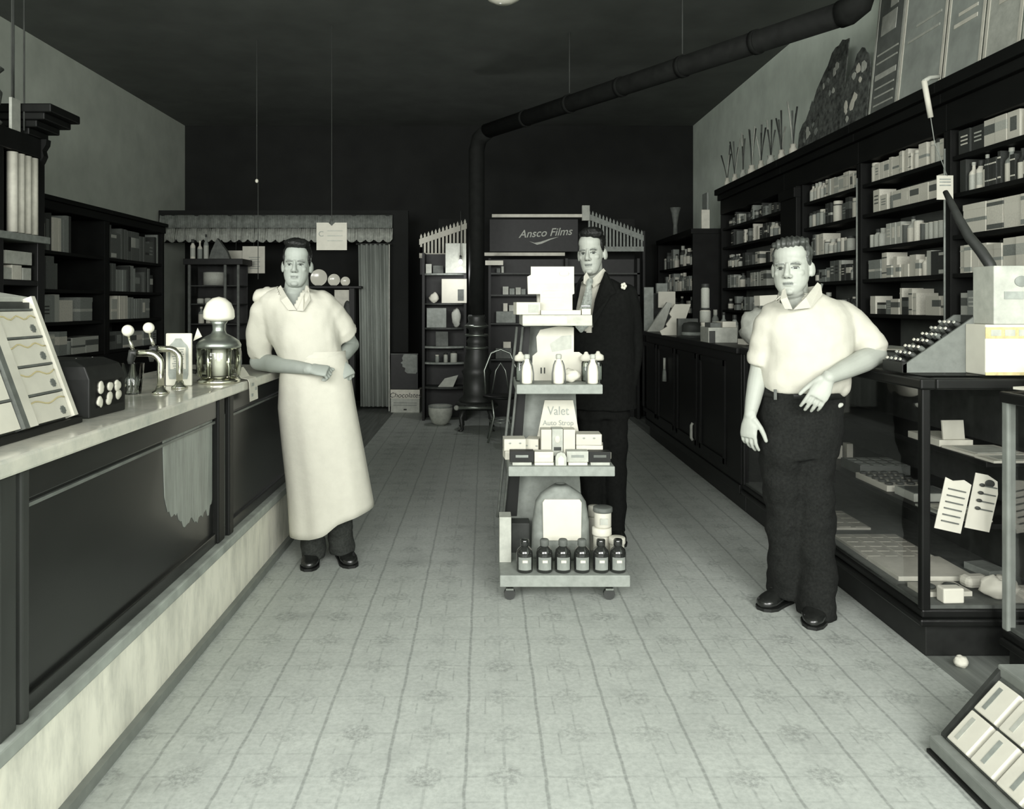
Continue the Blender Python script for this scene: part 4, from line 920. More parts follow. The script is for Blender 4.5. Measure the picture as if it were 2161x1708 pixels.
for i, (px, h, tn) in enumerate(((407, .20, 'white'), (422, .18, 'cream'), (435, .26, 'mid'))):
    goods('bottle', tn, (.06, .06, h + .04), (at(px, 0, 9.5).x, 9.5, 1.931), f'{("tall white", "second pale", "tall gray")[i]} bottle on top of the glazed cabinet', 'bottles on the glazed cabinet', rr)
tag(MB().prism([Vector((0, 0, 0)), Vector((.25, 0, 0)), Vector((.21, 0, .10)), Vector((.10, 0, .25)), Vector((.03, 0, .10))], (0, .08, 0)).build('felt_bundle', ['dim'], None, off=(at(440, 0, 9.5).x + .02, 9.45, 1.931)), 'dark peaked bundle on top of the glazed cabinet', 'bundle')

# hutch with white plates behind the aproned man
Y = 10.0; t = thing('plate_hutch', 'dark hutch with a plate shelf and a pale panel behind the aproned man', 'hutch', at(700, 640, Y)); t.location.z = 0
xa, xb = at(640, 0, Y).x, at(768, 0, Y).x; zs = at(0, 604, Y).z
def B(nm, p, q, mt, bv=.004): return MB().bb(p, q).build(nm, [mt], t, world=True, bevel=bv)
B('side_panel', (xa, Y, 0), (xa + .03, Y + .12, zs), 'dark_wood'); B('side_panel', (xb - .19, Y, 0), (xb - .12, Y + .12, zs), 'dark_wood'); B('plate_shelf', (xa - .03, Y - .04, zs - .03), (xb - .03, Y + .13, zs), 'dark_wood')
B('pale_panel', (at(705, 0, Y).x, Y + .02, at(0, 700, Y).z), (at(738, 0, Y).x, Y + .05, at(0, 612, Y).z), 'pale'); B('base_cabinet', (xa + .03, Y, 0), (xb - .19, Y + .12, .85), 'dark_wood')
MB().ellipsoid(at(733, 656, Y + .01), (.05, .02, .13)).build('dark_figure', ['dark'], t, world=True)
def plate(px, py, r, label, i):
    c = at(px, py, Y + .05); t = thing('white_plate', label, 'plate', (c.x, c.y, zs), 0, 'white plates on the hutch'); r = w(r, Y)
    MB().lathe([(.0, -.012), (r * .6, -.012), (r * .95, .006), (r, .012), (r * .93, .010), (r * .58, -.006), (0, -.005)], n=28).build('plate', ['enamel'], t).rotation_euler = (PI / 2 - .12, 0, 0)
    t.children[0].location = (0, 0, r * .99)
    MB().bb((-.03, -.03, 0), (.03, .05, .012)).build('foot', ['dark'], t); return t
plate(673, 587, 18, 'round white plate on the hutch shelf closest to the aproned man\'s face', 0)
plate(705, 589, 13, 'middle white plate on the hutch shelf', 1)
plate(729, 587, 10, 'smallest white plate on the hutch shelf, nearest the curtain', 2)

# boxes standing on the floor by the curtain
Y = 10.05; t = thing('chocolate_box', 'pale box lettered Chocolates on the floor beside the curtain', 'box', at(855, 864, Y)); t.location.z = 0; t.rotation_euler = (0, 0, -.06)
wd, h = w(61, Y), w(48, Y)
MB().bb((-wd / 2, 0, 0), (wd / 2, .28, h)).build('body', ['light'], t, bevel=.004); MB().bb((-wd / 2 - .004, -.004, h * .62), (wd / 2 + .004, .284, h + .004)).build('lid', ['pale'], t, bevel=.004)
text('Chocolates', .088, t, (0, -.008, h * .76), mat='dark', shear=.2); MB().bb((-.02, -.003, .03), (.02, 0, .05)).build('finger_notch', ['dark'], t)
for k in range(2): MB().bb((-.15, -.003, .09 + k * .03), (.15, 0, .10 + k * .03)).build('printed_line', ['mid'], t)
t = thing('profile_poster_box', 'tall black box printed with a pale profile, stacked on the chocolate box', 'box', at(853, 815, Y)); t.location.z = h + .006; wd2, h2 = w(58, Y), w(76, Y)
MB().bb((-wd2 / 2, .02, 0), (wd2 / 2, .26, h2)).build('body', ['black'], t, bevel=.003)
pf = [(30, 0), (33, 4), (33, 40), (5, 42), (1, 33), (3, 27), (-2, 23), (2, 20), (2, 15), (8, 12), (7, 5), (12, 1)]
MB().prism([Vector((w(x - 6, Y), .018, w(y + 33, Y))) for x, y in pf], (0, .003, 0)).build('printed_profile', ['mid'], t)
MB().bb((-wd2 / 2, .017, h2 - .012), (wd2 / 2, .02, h2 - .004)).build('printed_border', ['dim'], t)

# ---------------------------------------------------------------- gabled display booth at the centre back
Y = 9.75; t = thing('gabled_booth', 'display booth at the shop rear with white picket gables around a dark signboard', 'booth', (.6, Y, 0))
def picket(px0, px1, top0, top1, bot, n, nm, mats):
    m = MB(); X0, X1 = at(px0, 0, Y).x, at(px1, 0, Y).x; zb_ = at(0, bot, Y).z; q0, q1 = at(0, top0, Y).z, at(0, top1, Y).z
    for i in range(n):
        u = (i + .5) / n; x = X0 + (X1 - X0) * u; zt_ = q0 + (q1 - q0) * u; hw = (X1 - X0) / n * .28
        m.prism([Vector((x - hw, Y, zb_)), Vector((x + hw, Y, zb_)), Vector((x + hw, Y, zt_)), Vector((x, Y, zt_ + .03)), Vector((x - hw, Y, zt_))], (0, .02, 0))
    for (a, b, c, d) in ((zb_, zb_, zb_ + .06, zb_ + .06), (q0 - .10, q1 - .10, q0 - .03, q1 - .03)):
        m.prism([Vector((X0, Y - .015, a)), Vector((X1, Y - .015, b)), Vector((X1, Y - .015, d)), Vector((X0, Y - .015, c))], (0, .014, 0))
    m.build(nm, [mats], t, world=True)
picket(885, 985, 500, 466, 545, 13, 'picket_gable', 'cream'); picket(1240, 1358, 446, 492, 531, 16, 'picket_gable', 'mid')
def B(nm, p, q, mt, bv=.004): return MB().bb(p, q).build(nm, [mt], t, world=True, bevel=bv)
zs0, zs1 = at(0, 537, Y).z, at(0, 457, Y).z
B('corner_block', (at(1228, 0, Y).x, Y - .03, at(0, 466, Y).z), (at(1244, 0, Y).x, Y + .03, at(0, 434, Y).z), 'light')
B('sign_rail', (at(1038, 0, Y).x, Y - .02, zs1 - .012), (at(1232, 0, Y).x, Y + .02, zs1 + .028), 'pale'); B('sign_rail', (at(1020, 0, Y).x, Y - .02, zs0 - .02), (at(1192, 0, Y).x, Y + .02, zs0 + .022), 'pale')
B('end_post', (at(886, 0, Y).x, Y + .0, 1.75), (at(892, 0, Y).x, Y + .05, 2.1), 'dark_wood'); B('end_post', (at(1356, 0, Y).x, Y, 0), (at(1362, 0, Y).x, Y + .05, 2.3), 'dark_wood')
B('rear_screen', (at(920, 0, Y).x, Y + .5, 0), (at(1356, 0, Y).x, Y + .54, 2.5), 'backpaint')
t2 = thing('sign_board', 'dark signboard with slanting pale script underlined by a flourish, between the picket gables', 'sign', at(1130, 497, Y))
MB().box((-.02, .015, 0), (w(186, Y), .02, zs1 - zs0 - .07)).build('board', ['black'], t2)
text('Ansco Films', .135, t2, (.12, .003, .03), rot=(PI / 2, -.06, 0), mat='light', shear=.35, bold=.001)
fl = [(-.22, -.09), (-.14, -.115), (-.05, -.10), (.10, -.05), (.24, -.02), (.10, -.07), (-.02, -.125), (-.10, -.145)]
MB().prism([Vector((x * .8 + .10, .002, z * .8)) for x, z in fl], (0, .003, 0)).build('flourish', ['light'], t2)

# glass display cabinet with rounded shelves under the near gable
Y = 9.3; xa, xb = at(890, 0, Y).x, at(984, 0, Y).x
t = thing('display_cabinet', 'tall open display cabinet with curved shelves below the white picket gable', 'cabinet', ((xa + xb) / 2, Y, 0))
MB().bb((xa, Y + .34, 0), (xb, Y + .37, 2.0)).build('back_board', ['black'], t, world=True)
for x in (xa, xb - .03): MB().bb((x, Y + .06, 0), (x + .03, Y + .34, 2.0)).build('side_panel', ['dark_wood'], t, world=True)
sh = [at(0, p, Y).z for p in (577, 640, 692, 732, 766, 818)]
for k, z in enumerate(sh):
    xm = (xa + xb) / 2; rx = (xb - xa) / 2 - .0
    pts = [Vector((xm - rx, Y + .33, z - .02))] + [Vector((xm - rx * math.cos(a), Y + .14 - .14 * math.sin(a), z - .02)) for a in [i * PI / 10 for i in range(11)]] + [Vector((xm + rx, Y + .33, z - .02))]
    MB().prism(pts, (0, 0, .02)).build('shelf', ['mid' if k in (0, 3, 4) else 'dark'], t, world=True)
CG = 'goods in the display cabinet'
def flat(px0, px1, py0, py1, Yc, mt, nm, lb, cat, dep=.05, z=None, rot=0, grp=CG):
    c = at((px0 + px1) / 2, py1, Yc); d = (w(px1 - px0, Yc), dep, w(py1 - py0, Yc)); zz = c.z if z is None else z
    o = MB().box((0, 0, d[2] / 2), d).build(nm, [mt], None, off=(c.x, Yc, zz), bevel=.003); o.rotation_euler = (0, 0, rot); return tag(o, lb, cat, grp)
o = flat(940, 984, 508, 571, 9.25, 'light', 'show_card', 'blank gray show card over the picket gable beside the stovepipe', 'card', .01, sh[0] + .001)
MB().ellipsoid((.06, -.008, .06), (.03, .004, .025)).build('pale_spot', ['white'], o)
o = flat(932, 985, 590, 641, 9.35, 'white', 'show_card', 'bright white card with a small dark picture in the display cabinet', 'card', .015, sh[1] + .001)
MB().box((w(14, Y), -.010, w(17, Y)), (w(13, Y), .004, w(24, Y))).build('picture', ['dim'], o)
crumple((at(914, 0, Y).x, Y + .17, sh[1] + .001), .06, 'bright white paper rosette beside the white card in the display cabinet', 6, 'white', 'paper_rosette', (1, .5, 1), CG, 'decoration')
flat(899, 911, 557, 577, Y + .1, 'light', 'small_carton', 'pale small carton on the highest shelf of the display cabinet', 'carton', .06, sh[0] + .001)
flat(914, 936, 560, 577, Y + .14, 'dim', 'small_carton', 'dull broad carton on the highest shelf of the display cabinet', 'carton', .06, sh[0] + .001)
flat(901, 942, 650, 691, Y + .08, 'mid', 'gray_carton', 'plain gray square carton in the display cabinet', 'carton', .08, sh[2] + .001)
crumple((at(962, 0, Y).x, Y + .12, sh[2] + .001), .07, 'pale bunch of paper flowers beside the gray carton', 8, 'light', 'paper_flowers', (.8, .6, 1.6), CG, 'decoration')
flat(920, 946, 700, 731, Y + .12, 'dim', 'small_carton', 'dull carton on the curved shelf below the gray carton', 'carton', .08, sh[3] + .001)
for i, px in enumerate((922, 940, 957)):
    goods('jar', ('mid', 'cream', 'pale')[i], (.05 + .03 * (i == 2), .06, .09 + .02 * i), (at(px, 0, Y).x, Y + .07, sh[4] + .001), f'{("dull", "white", "broad pale")[i]} jar on the lower curved shelf of the display cabinet', CG, rr)
tag(MB().prism([Vector((-.08, 0, 0)), Vector((.10, 0, 0)), Vector((.16, 0, .14)), Vector((.0, 0, .10))], (0, .03, 0)).build('folded_cloth', ['light'], None, off=(at(938, 0, Y).x, Y + .05, sh[5] + .001)), 'pale folded cloth on the lowest curved shelf of the display cabinet', 'cloth', CG)
MT['bulb'] = emit('bulb_glass', (1, .98, .86), 6)
# small bare bulb added to light the display cabinet and pickets
t = thing('added_bulb', 'small glowing bulb added before the gray show card in the picket gable', 'lamp', at(972, 553, 9.15))
MB().ellipsoid((0, 0, 0), (.022, .022, .03)).build('bulb', ['bulb'], t); MB().tube([(0, 0, .028), (0, 0, .075)], .012, 8).build('socket', ['iron'], t); MB().tube([(0, 0, .07), (0, .1, .6), (0, .55, .62)], .004, 6).build('cord', ['cord'], t)
ld = bpy.data.lights.new('added_booth_light', 'POINT'); ld.energy = 9; ld.shadow_soft_size = .05; lo = bpy.data.objects.new('added_booth_light', ld); COL.objects.link(lo); lo.location = at(968, 585, 8.9)  # point light added forward of and below the bulb to brighten the pickets
# pale basket on a foot
c = at(931, 888, 9.2); t = thing('round_basket', 'pale round wicker basket on the floor before the display cabinet', 'basket', (c.x, 9.05, 0))
MB().lathe([(.06, 0), (.10, .03), (.135, .12), (.14, .2), (.12, .22), (.10, .20), (0, .18)], n=24).build('bowl', ['light'], t)
MB().tube([(.13 * math.cos(a), .13 * math.sin(a), .215) for a in [i * PI / 12 for i in range(24)]], .012, 8, closed=True).build('rim', ['mid'], t)

# shelves under the signboard with small goods
Y = 9.5; xa, xb = at(1036, 0, Y).x, at(1350, 0, Y).x
t = thing('rear_shelving', 'dim open shelving under the dark signboard at the shop rear', 'shelves', ((xa + xb) / 2, Y, 0))
zz = [at(0, p, Y).z for p in (576, 622, 682, 758)]
MB().bb((xa, Y + .2, 0), (xb, Y + .23, 1.94)).build('back_board', ['black'], t, world=True)
for x in (xa - .03, (xa + xb) / 2, xb - .03): MB().bb((x, Y, 0), (x + .03, Y + .2, 1.94)).build('upright', ['black'], t, world=True)
for z in zz: MB().bb((xa, Y, z - .02), (xb, Y + .2, z)).build('shelf', ['dark'], t, world=True)
RG = 'goods on the rear shelving'
flat(1024, 1062, 551, 561, 9.45, 'pale', 'shelf_ticket', 'long pale ticket on the highest rear shelf beside the stovepipe', 'ticket', .01, zz[0] + .09, grp=RG)
for i, (a, b, c, d, mt, q) in enumerate(((1058, 1063, 562, 576, 'light', 0), (1048, 1056, 566, 576, 'dim', 0), (1061, 1073, 604, 621, 'light', 1), (1075, 1086, 608, 621, 'mid', 1), (1088, 1099, 606, 621, 'light', 1), (1100, 1109, 609, 621, 'mid', 1), (1062, 1071, 640, 657, 'pale', 2), (1074, 1086, 644, 657, 'light', 2), (1047, 1088, 658, 682, 'mid', 2), (1062, 1078, 715, 728, 'pale', 3), (1046, 1080, 735, 757, 'dim', 3))):
    k = {2: zz[2] + .141}.get(q) if i in (6, 7) else {3: zz[3] + .13}.get(q) if i == 9 else None
    flat(a, b, c, d, 9.58, mt, 'small_carton', f'{TONE[mt]} little carton, {ORD[i]} of those beside the product stand on the rear shelving', 'carton', .07, (zz[q] + .001) if k is None else k, grp=RG)

# ---------------------------------------------------------------- stove, stovepipe, wire chair
XS, YS = -.085, 8.75
t = thing('parlor_stove', 'slim dark cast iron parlor stove with ringed collars at the back of the aisle', 'stove', (XS, YS, 0))
MB().lathe([(.19, .30), (.20, .33), (.15, .37), (.15, .60), (.17, .64), (.14, .68), (.13, .80), (.11, .88), (.10, .95), (.115, .98), (.09, 1.01), (.085, 1.10), (.115, 1.13), (.12, 1.16), (.09, 1.19), (.10, 1.24), (.09, 1.27)], n=28).build('body', ['iron'], t)
for z in (.905, 1.145, 1.045): MB().tube([(.118 * math.cos(a), .118 * math.sin(a), z) for a in [i * PI / 12 for i in range(24)]], .014, 8, closed=True).build('nickel_ring', ['dull_metal'], t)
MB().lathe([(.23, .24), (.24, .27), (.22, .30), (.19, .31)], n=28).build('base_pan', ['iron'], t)
for k in range(4):
    a = PI / 4 + k * PI / 2; MB().tube([(.18 * math.cos(a), .18 * math.sin(a), .26), (.24 * math.cos(a), .24 * math.sin(a), .15), (.22 * math.cos(a), .22 * math.sin(a), .02), (.26 * math.cos(a), .26 * math.sin(a), .0)], [.03, .025, .018, .022], 8).build('leg', ['iron'], t)
MB().tube([(-.2, -.27, .27), (.17, -.27, .27)], .016, 10).build('foot_rail', ['dull_metal'], t); MB().ellipsoid((-.215, -.27, .27), (.028, .028, .028)).build('rail_knob', ['light'], t)
MB().tube([(-.15, -.26, .27), (-.12, -.18, .28)], .01, 6).build('rail_arm', ['iron'], t); MB().tube([(.12, -.26, .27), (.10, -.18, .28)], .01, 6).build('rail_arm', ['iron'], t)
t = thing('stovepipe', 'dark stovepipe rising from the stove and running slantwise under the ceiling', 'pipe', (XS, YS, 1.27))
P = [Vector((XS, YS, 1.272)), Vector((XS, YS, 2.2)), Vector((XS, YS, 3.10)), Vector((XS + .03, YS - .04, 3.22)), Vector((XS + .12, YS - .17, 3.28))]
MB().tube(P, .088, 20).build('riser', ['pipe_black'], t, world=True)
E = Vector((2.335, 5.05, 3.27)); D = (E - P[-1]).normalized()
MB().tube([P[-1] - D * .02, E], .080, 20).build('run', ['pipe_black'], t, world=True)
L = (E - P[-1]).length
for k in range(1, 6):
    c = P[-1] + D * (L * k / 6); MB().tube([c - D * .02, c + D * .02], .088, 20).build('joint_band', ['pipe_black'], t, world=True)
MB().tube([E - D * .05, E, E + D * .07 + Vector((0, 0, .03)), E + D * .10 + Vector((0, 0, .11)), E + D * .10 + Vector((0, 0, ZC - E.z))], .088, 20).build('elbow', ['pipe_black'], t, world=True)
for k in (2, 4):
    c = P[-1] + D * (L * k / 6); MB().tube([c + Vector((0, 0, .1)), Vector((c.x, c.y, ZC))], .006, 6).build('hanger_wire', ['cord'], t, world=True)
t = thing('wire_chair', 'dark bent-wire parlor chair standing between the stove and the product stand', 'chair', (.17, 8.0, 0))
MB().lathe([(.17, .435), (.185, .44), (.185, .46), (.17, .465), (0, .465)], n=24).build('seat', ['dark_wood'], t)
for k in range(4):
    a = PI / 4 + k * PI / 2; MB().tube([(.13 * math.cos(a), .13 * math.sin(a), .437), (.10 * math.cos(a), .10 * math.sin(a), .25), (.19 * math.cos(a), .19 * math.sin(a), .0)], .011, 8).build('leg', ['dull_metal'], t)
MB().tube([(.12 * math.cos(a), .12 * math.sin(a), .2) for a in [i * PI / 10 for i in range(20)]], .007, 6, closed=True).build('brace_ring', ['dull_metal'], t)
MB().tube([(-.15, .1, .44), (-.17, .14, .7), (-.10, .16, .88), (0, .165, .92), (.10, .16, .88), (.17, .14, .7), (.15, .1, .44)], .011, 8).build('back_frame', ['dull_metal'], t)
MB().tube([(-.09, .13, .46), (-.05, .15, .7), (0, .16, .78), (.05, .15, .7), (.09, .13, .46)], .008, 8).build('back_loop', ['dull_metal'], t)

# ---------------------------------------------------------------- far shelving unit past the wall row, and goods on the dark counter
t = thing('shelving_unit', 'lower dim shelving unit in the far corner beyond the dark counter', 'shelves', (2.6, 10.0, 0), 0, 'wall shelving units')
a, b = 9.05, 10.9; FZ = [1.85, 1.55, 1.28]
def B(nm, p, q, mt, bv=.003): return MB().bb(p, q).build(nm, [mt], t, world=True, bevel=bv)
B('base_cabinet', (2.36, a, 0), (2.98, b, 1.0), 'shelf_wood'); B('top_board', (2.38, a, 2.2), (2.98, b, 2.26), 'shelf_wood')
for y in (a, b - .04): B('upright', (2.40, y, 1.0), (2.98, y + .04, 2.2), 'shelf_wood')
MB().bb((2.96, a + .04, 1.0), (2.98, b - .04, 2.2)).build('back_board', ['shelf_wood'], t, world=True)
for z in FZ: B('shelf', (2.42, a + .04, z - .025), (2.96, b - .04, z), 'shelf_wood')
for k, z in enumerate(FZ):
    fill_row(2.45, a + .05, b - .05, z + .001, (2.2 if k == 0 else FZ[k - 1] - .025) - z, [('bottle', 4), ('carton', 2), ('jar', 1)], [('pale', 1), ('light', 2), ('mid', 2), ('dim', 3), ('dark', 3)], ('top shelf', 'middle shelf', 'lowest shelf')[k], 'far corner unit', 'goods in the far corner unit', 400 + k, 1, wr=(.06, .12), hr=(.5, .85), fill=.6)
card('tall_show_card', 'tall gray show card with a pale head standing on the far corner unit', 'show card', (2.60, 9.25, 2.261), (.02, .20, .43), (0, 0, 0), 'mid', bevel=.003)
flat(1480, 1497, 404, 444, 9.1, 'pale', 'pale_panel_card', 'pale patterned card on top of the far corner unit, before the tall gray card', 'show card', .03, 2.261, grp=None)
tag(MB().loft([[Vector((r_ * math.cos(a_), r_ * math.sin(a_), z)) for a_ in [i * PI / 8 for i in range(16)]] for r_, z in ((.03, 0), (.025, .12), (.05, .28), (.07, .34))]).build('flared_vase', ['dim'], None, off=(at(1425, 0, 9.9).x, 9.9, 2.261)), 'dim flared vase on top of the far corner unit', 'vase')

CT = 1.1005; KG = 'goods on the dark counter'
def cy(px, x=2.0): return x * FPX / (px - CX)
def stand_on(px0, px1, hpx, x, mt, nm, lb, cat, dep=.06, rot=0, tilt=0):
    Y = cy((px0 + px1) / 2, x); d = (w(px1 - px0, Y), dep, w(hpx, Y)); o = MB().box((0, 0, d[2] / 2), d).build(nm, [mt], None, off=(x, Y, CT), bevel=.003); o.rotation_euler = (tilt, 0, rot); return tag(o, lb, cat, KG)
stand_on(1359, 1379, 92, 1.78, 'mid', 'tall_show_card', 'tall gray card standing at the rounded end of the dark counter', 'show card', .02)
tag(MB().prism([Vector((-.14, 0, 0)), Vector((.02, 0, 0)), Vector((.12, 0, .30)), Vector((.07, 0, .31))], (0, .05, 0)).build('leaning_magazine', ['light'], None, off=(1.86, 8.3, CT)), 'pale magazines leaning at the rounded end of the dark counter', 'magazine', KG)
o = stand_on(1389, 1425, 34, 1.98, 'cream', 'price_card', 'white oblong card held up behind the zigzag display on the dark counter', 'card', .02); o.location.z += .25
o2 = MB().bb((-.02, .0, -.25), (.02, .02, 0)).build('card_stem', ['dark'], o)
tag(MB().box((0, 0, .055), (.12, .05, .11)).build('small_carton', ['mid'], None, off=(o.location.x, o.location.y + .25, CT + .41)), 'gray framed small carton showing above the white oblong card', 'carton', KG)
tag(MB().box((0, 0, .205), (.20, .12, .41)).build('dark_carton', ['dark'], None, off=(o.location.x, o.location.y + .25, CT)), 'dark tall carton behind the white oblong card', 'carton', KG)
zg = [(-.10, 0), (.07, 0), (.17, .29), (.02, .29), (-.03, .20), (-.01, .17), (-.06, .10), (-.05, .08), (-.12, .04)]
tag(MB().prism([Vector((x, 0, z)) for x, z in zg], (0, .03, 0)).build('zigzag_display', ['white'], None, off=(1.76, 7.35, CT)), 'white leaning display with a zigzag edge on the dark counter', 'display card', KG)
t = thing('felt_hat', 'dark rounded hat lying on the dark counter beside the white zigzag display', 'hat', (1.83, 6.9, CT), 0, KG)
MB().lathe([(.14, 0), (.14, .01), (.095, .016), (.095, .10), (.08, .125), (.03, .135), (0, .13)], n=24).build('crown', ['dark'], t); MB().lathe([(.097, .018), (.099, .02), (.099, .045), (.096, .047)], n=24).build('ribbon', ['mid'], t)
tag(MB().bb((-.09, 0, 0), (.09, .06, .16)).build('dim_carton', ['dim'], None, off=(1.84, 7.1, CT)), 'dull carton behind the dark hat', 'carton', KG)
for i, (z, h, mt, r) in enumerate(((0, .14, 'cream', .04), (.14, .12, 'white', .045), (.26, .20, 'light', .035))):
    goods('jar', mt, (r * 2, r * 2, h), (1.84, 6.55, CT + z), f'{("lowest", "middle", "topmost")[i]} pale jar in the tall stack on the dark counter', KG, rr)
for i, (x, Y, h) in enumerate(((2.1, 7.15, .24), (2.1, 6.9, .22), (2.12, 6.66, .20))):
    goods('bottle', 'mid', (.06, .06, h), (x, Y, CT), f'{("first", "second", "third")[i]} slim gray bottle from the far end behind the stacked jars', KG, rr)
t = thing('paper_crate', 'gray open crate with pale papers on the dark counter', 'crate', (1.86, 5.98, CT), 0, KG)
MB().bb((-.17, -.05, 0), (.05, .17, .115)).build('crate', ['light'], t, bevel=.004); MB().bb((-.165, -.055, .0), (-.12, -.05, .09)).build('dark_label', ['dark'], t); MB().bb((-.06, -.04, .116), (.04, .12, .16)).build('papers', ['pale'], t); MB().bb((-.15, -.03, .115), (-.07, .12, .15)).build('papers', ['dim'], t)
card('flat_packet', 'white wedge of paper leaning beside the gray crate', 'packet', (1.885, 5.70, CT), (.05, .10, .04), (0, 0, .2), 'white', KG)
for i, (x, Y, r, sq, z) in enumerate(((1.90, 5.46, .12, (1.0, .9, 1.1), 0), (2.17, 5.58, .12, (1.05, .95, 1.2), 0))):
    crumple((x, Y, CT + z), r, ('puckered gray cloth bundle beside the man\'s shoulder on the dark counter', 'second gray cloth bundle, farther from the aisle, on the dark counter')[i], 20 + i, 'light', 'cloth_bundle', sq, KG, 'bundle')
card('flat_packet', 'long white carton resting on the gray cloth bundles', 'carton', (1.99, 5.50, CT + .285), (.17, .09, .07), (0, -.05, .1), 'white', KG)
for i in range(3):
    tag(MB().tube([(0, 0, 0), (.07 + .02 * i, 0, .38 + .03 * i)], [.012, .010], 8).build('rolled_paper', ['light' if i < 2 else 'mid'], None, off=(2.18 + .07 * i, 5.9 - .12 * i, CT)), f'slim rolled paper leaning behind the gray bundles, {ORD[i]} from the shelves\' far end', 'roll', KG)
# ---------------------------------------------------------------- stepped product stand on casters
t = thing('product_stand', 'stepped gray wooden product stand on casters in the middle of the aisle', 'display stand', (.37, 3.9, 0))
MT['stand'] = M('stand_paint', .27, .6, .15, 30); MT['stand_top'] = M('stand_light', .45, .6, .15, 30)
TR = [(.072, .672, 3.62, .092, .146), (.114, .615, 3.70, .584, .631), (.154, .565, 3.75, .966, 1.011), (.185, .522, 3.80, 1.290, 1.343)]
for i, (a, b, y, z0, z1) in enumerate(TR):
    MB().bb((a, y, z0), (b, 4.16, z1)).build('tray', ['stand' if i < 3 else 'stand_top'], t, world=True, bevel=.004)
MB().bb((.185, 3.798, 1.30), (.40, 3.80, 1.336)).build('label_strip', ['cream'], t, world=True)
MB().prism([Vector((.10, 4.11, .146)), Vector((.515, 4.11, .146)), Vector((.46, 4.11, 1.30)), Vector((.21, 4.11, 1.30))], (0, .03, 0)).build('center_board', ['stand'], t, world=True)
for s in (0, 1):
    x = .10 + .47 * s
    for y in (3.72, 4.08):
        sub = MB().lathe([(.012, .05), (.012, .092)], (x + .02, y, 0), 10).build('caster', ['iron'], t, world=True)
        MB().tube([(x + .02, y - .012, .027), (x + .02, y + .012, .027)], .027, 14).build('wheel', ['iron'], sub, world=True)
        MB().bb((x + .002, y - .02, .048), (x + .038, y + .02, .056)).build('fork', ['dull_metal'], sub, world=True)
m0 = at(1091, 690, 4.02); m1 = at(1050, 1092, 4.02)
for d in (0, .03): MB().tube([m0 + Vector((d, 0, 0)), m1 + Vector((d, 0, 0))], .007, 8).build('slanted_rail', ['dim'], t, world=True)
MB().prism([m0 + Vector((.03, .02, 0)), m1 + Vector((.03, .02, 0)), m1 + Vector((.10, .02, 0)), m0 + Vector((.07, .02, 0))], (0, .02, 0)).build('side_board', ['dark_wood'], t, world=True)
G4, G3, G2, G1 = ('goods on the stand, top tray', 'goods on the stand, bottle tray', 'goods on the stand, razor tray', 'goods on the stand, bottom tray')
def bx(px0, px1, py0, Y, zb, dep, mt, nm, lb, cat, grp, rot=0):
    a, b = at(px0, 0, Y).x, at(px1, 0, Y).x; h = at(0, py0, Y).z - zb
    o = MB().bb((-(b - a) / 2, 0, 0), ((b - a) / 2, dep, h)).build(nm, [mt], None, off=((a + b) / 2, Y, zb), bevel=.002); o.rotation_euler = (0, 0, rot); return tag(o, lb, cat, grp)
Z4, Z3, Z2, Z1 = 1.3435, 1.0115, .6315, .1465
# top tray
bx(1142, 1226, 655, 3.83, Z4, .16, 'white', 'open_carton', 'long low white carton under the header card on the top tray', 'carton', G4)
Yh = 3.92; z0 = 1.3435 + .0295
P = [(1140, 664), (1208, 664), (1208, 622), (1212, 620), (1211, 575), (1178, 575), (1177, 579), (1122, 579), (1113, 584), (1114, 621), (1140, 621)]
c = at(1165, 664, Yh); zo = at(0, 664, Yh).z
t2 = thing('header_card', 'cream T-shaped advertising card rising from the top tray of the stand', 'display card', (c.x, Yh, Z4 + .024), 0, G4)
zl = at(0, 655, 3.83).z
MB().prism([Vector((at(x, 0, Yh).x - c.x, 0, at(0, y, Yh).z - (Z4 + .024))) for x, y in P], (0, .014, 0)).build('card', ['cream'], t2)
MB().box((.002, -.001, .172), (.215, .002, .085)).build('picture', ['pale'], t2)
MB().ellipsoid((.06, -.002, .18), (.025, .002, .015), 0, 14, 8).build('printed_spot', ['cream'], t2)
for k in range(4): MB().box((0, -.001, .10 - k * .017), (.10 - .01 * (k % 2), .002, .006)).build('printed_line', ['pale'], t2)
bx(1134, 1154, 566, 4.0, Z4, .06, 'white', 'small_carton', 'white slim carton just showing above the T-shaped card, near its edge', 'carton', G4)
bx(1158, 1181, 564, 4.0, Z4, .06, 'white', 'small_carton', 'second white slim carton showing above the T-shaped card', 'carton', G4)
o = bx(1088, 1139, 638, 3.86, Z4, .10, 'cream', 'tilted_carton', 'cream carton with a gray label overhanging the corner of the top tray', 'carton', G4, .12); o.location.x += .004
MB().bb((.0, -.002, .01), (.05, 0, .05)).build('label', ['light'], o)
bx(1228, 1247, 652, 3.83, Z4, .12, 'pale', 'small_carton', 'pale low carton at the end of the top tray under the man\'s tie', 'carton', G4)
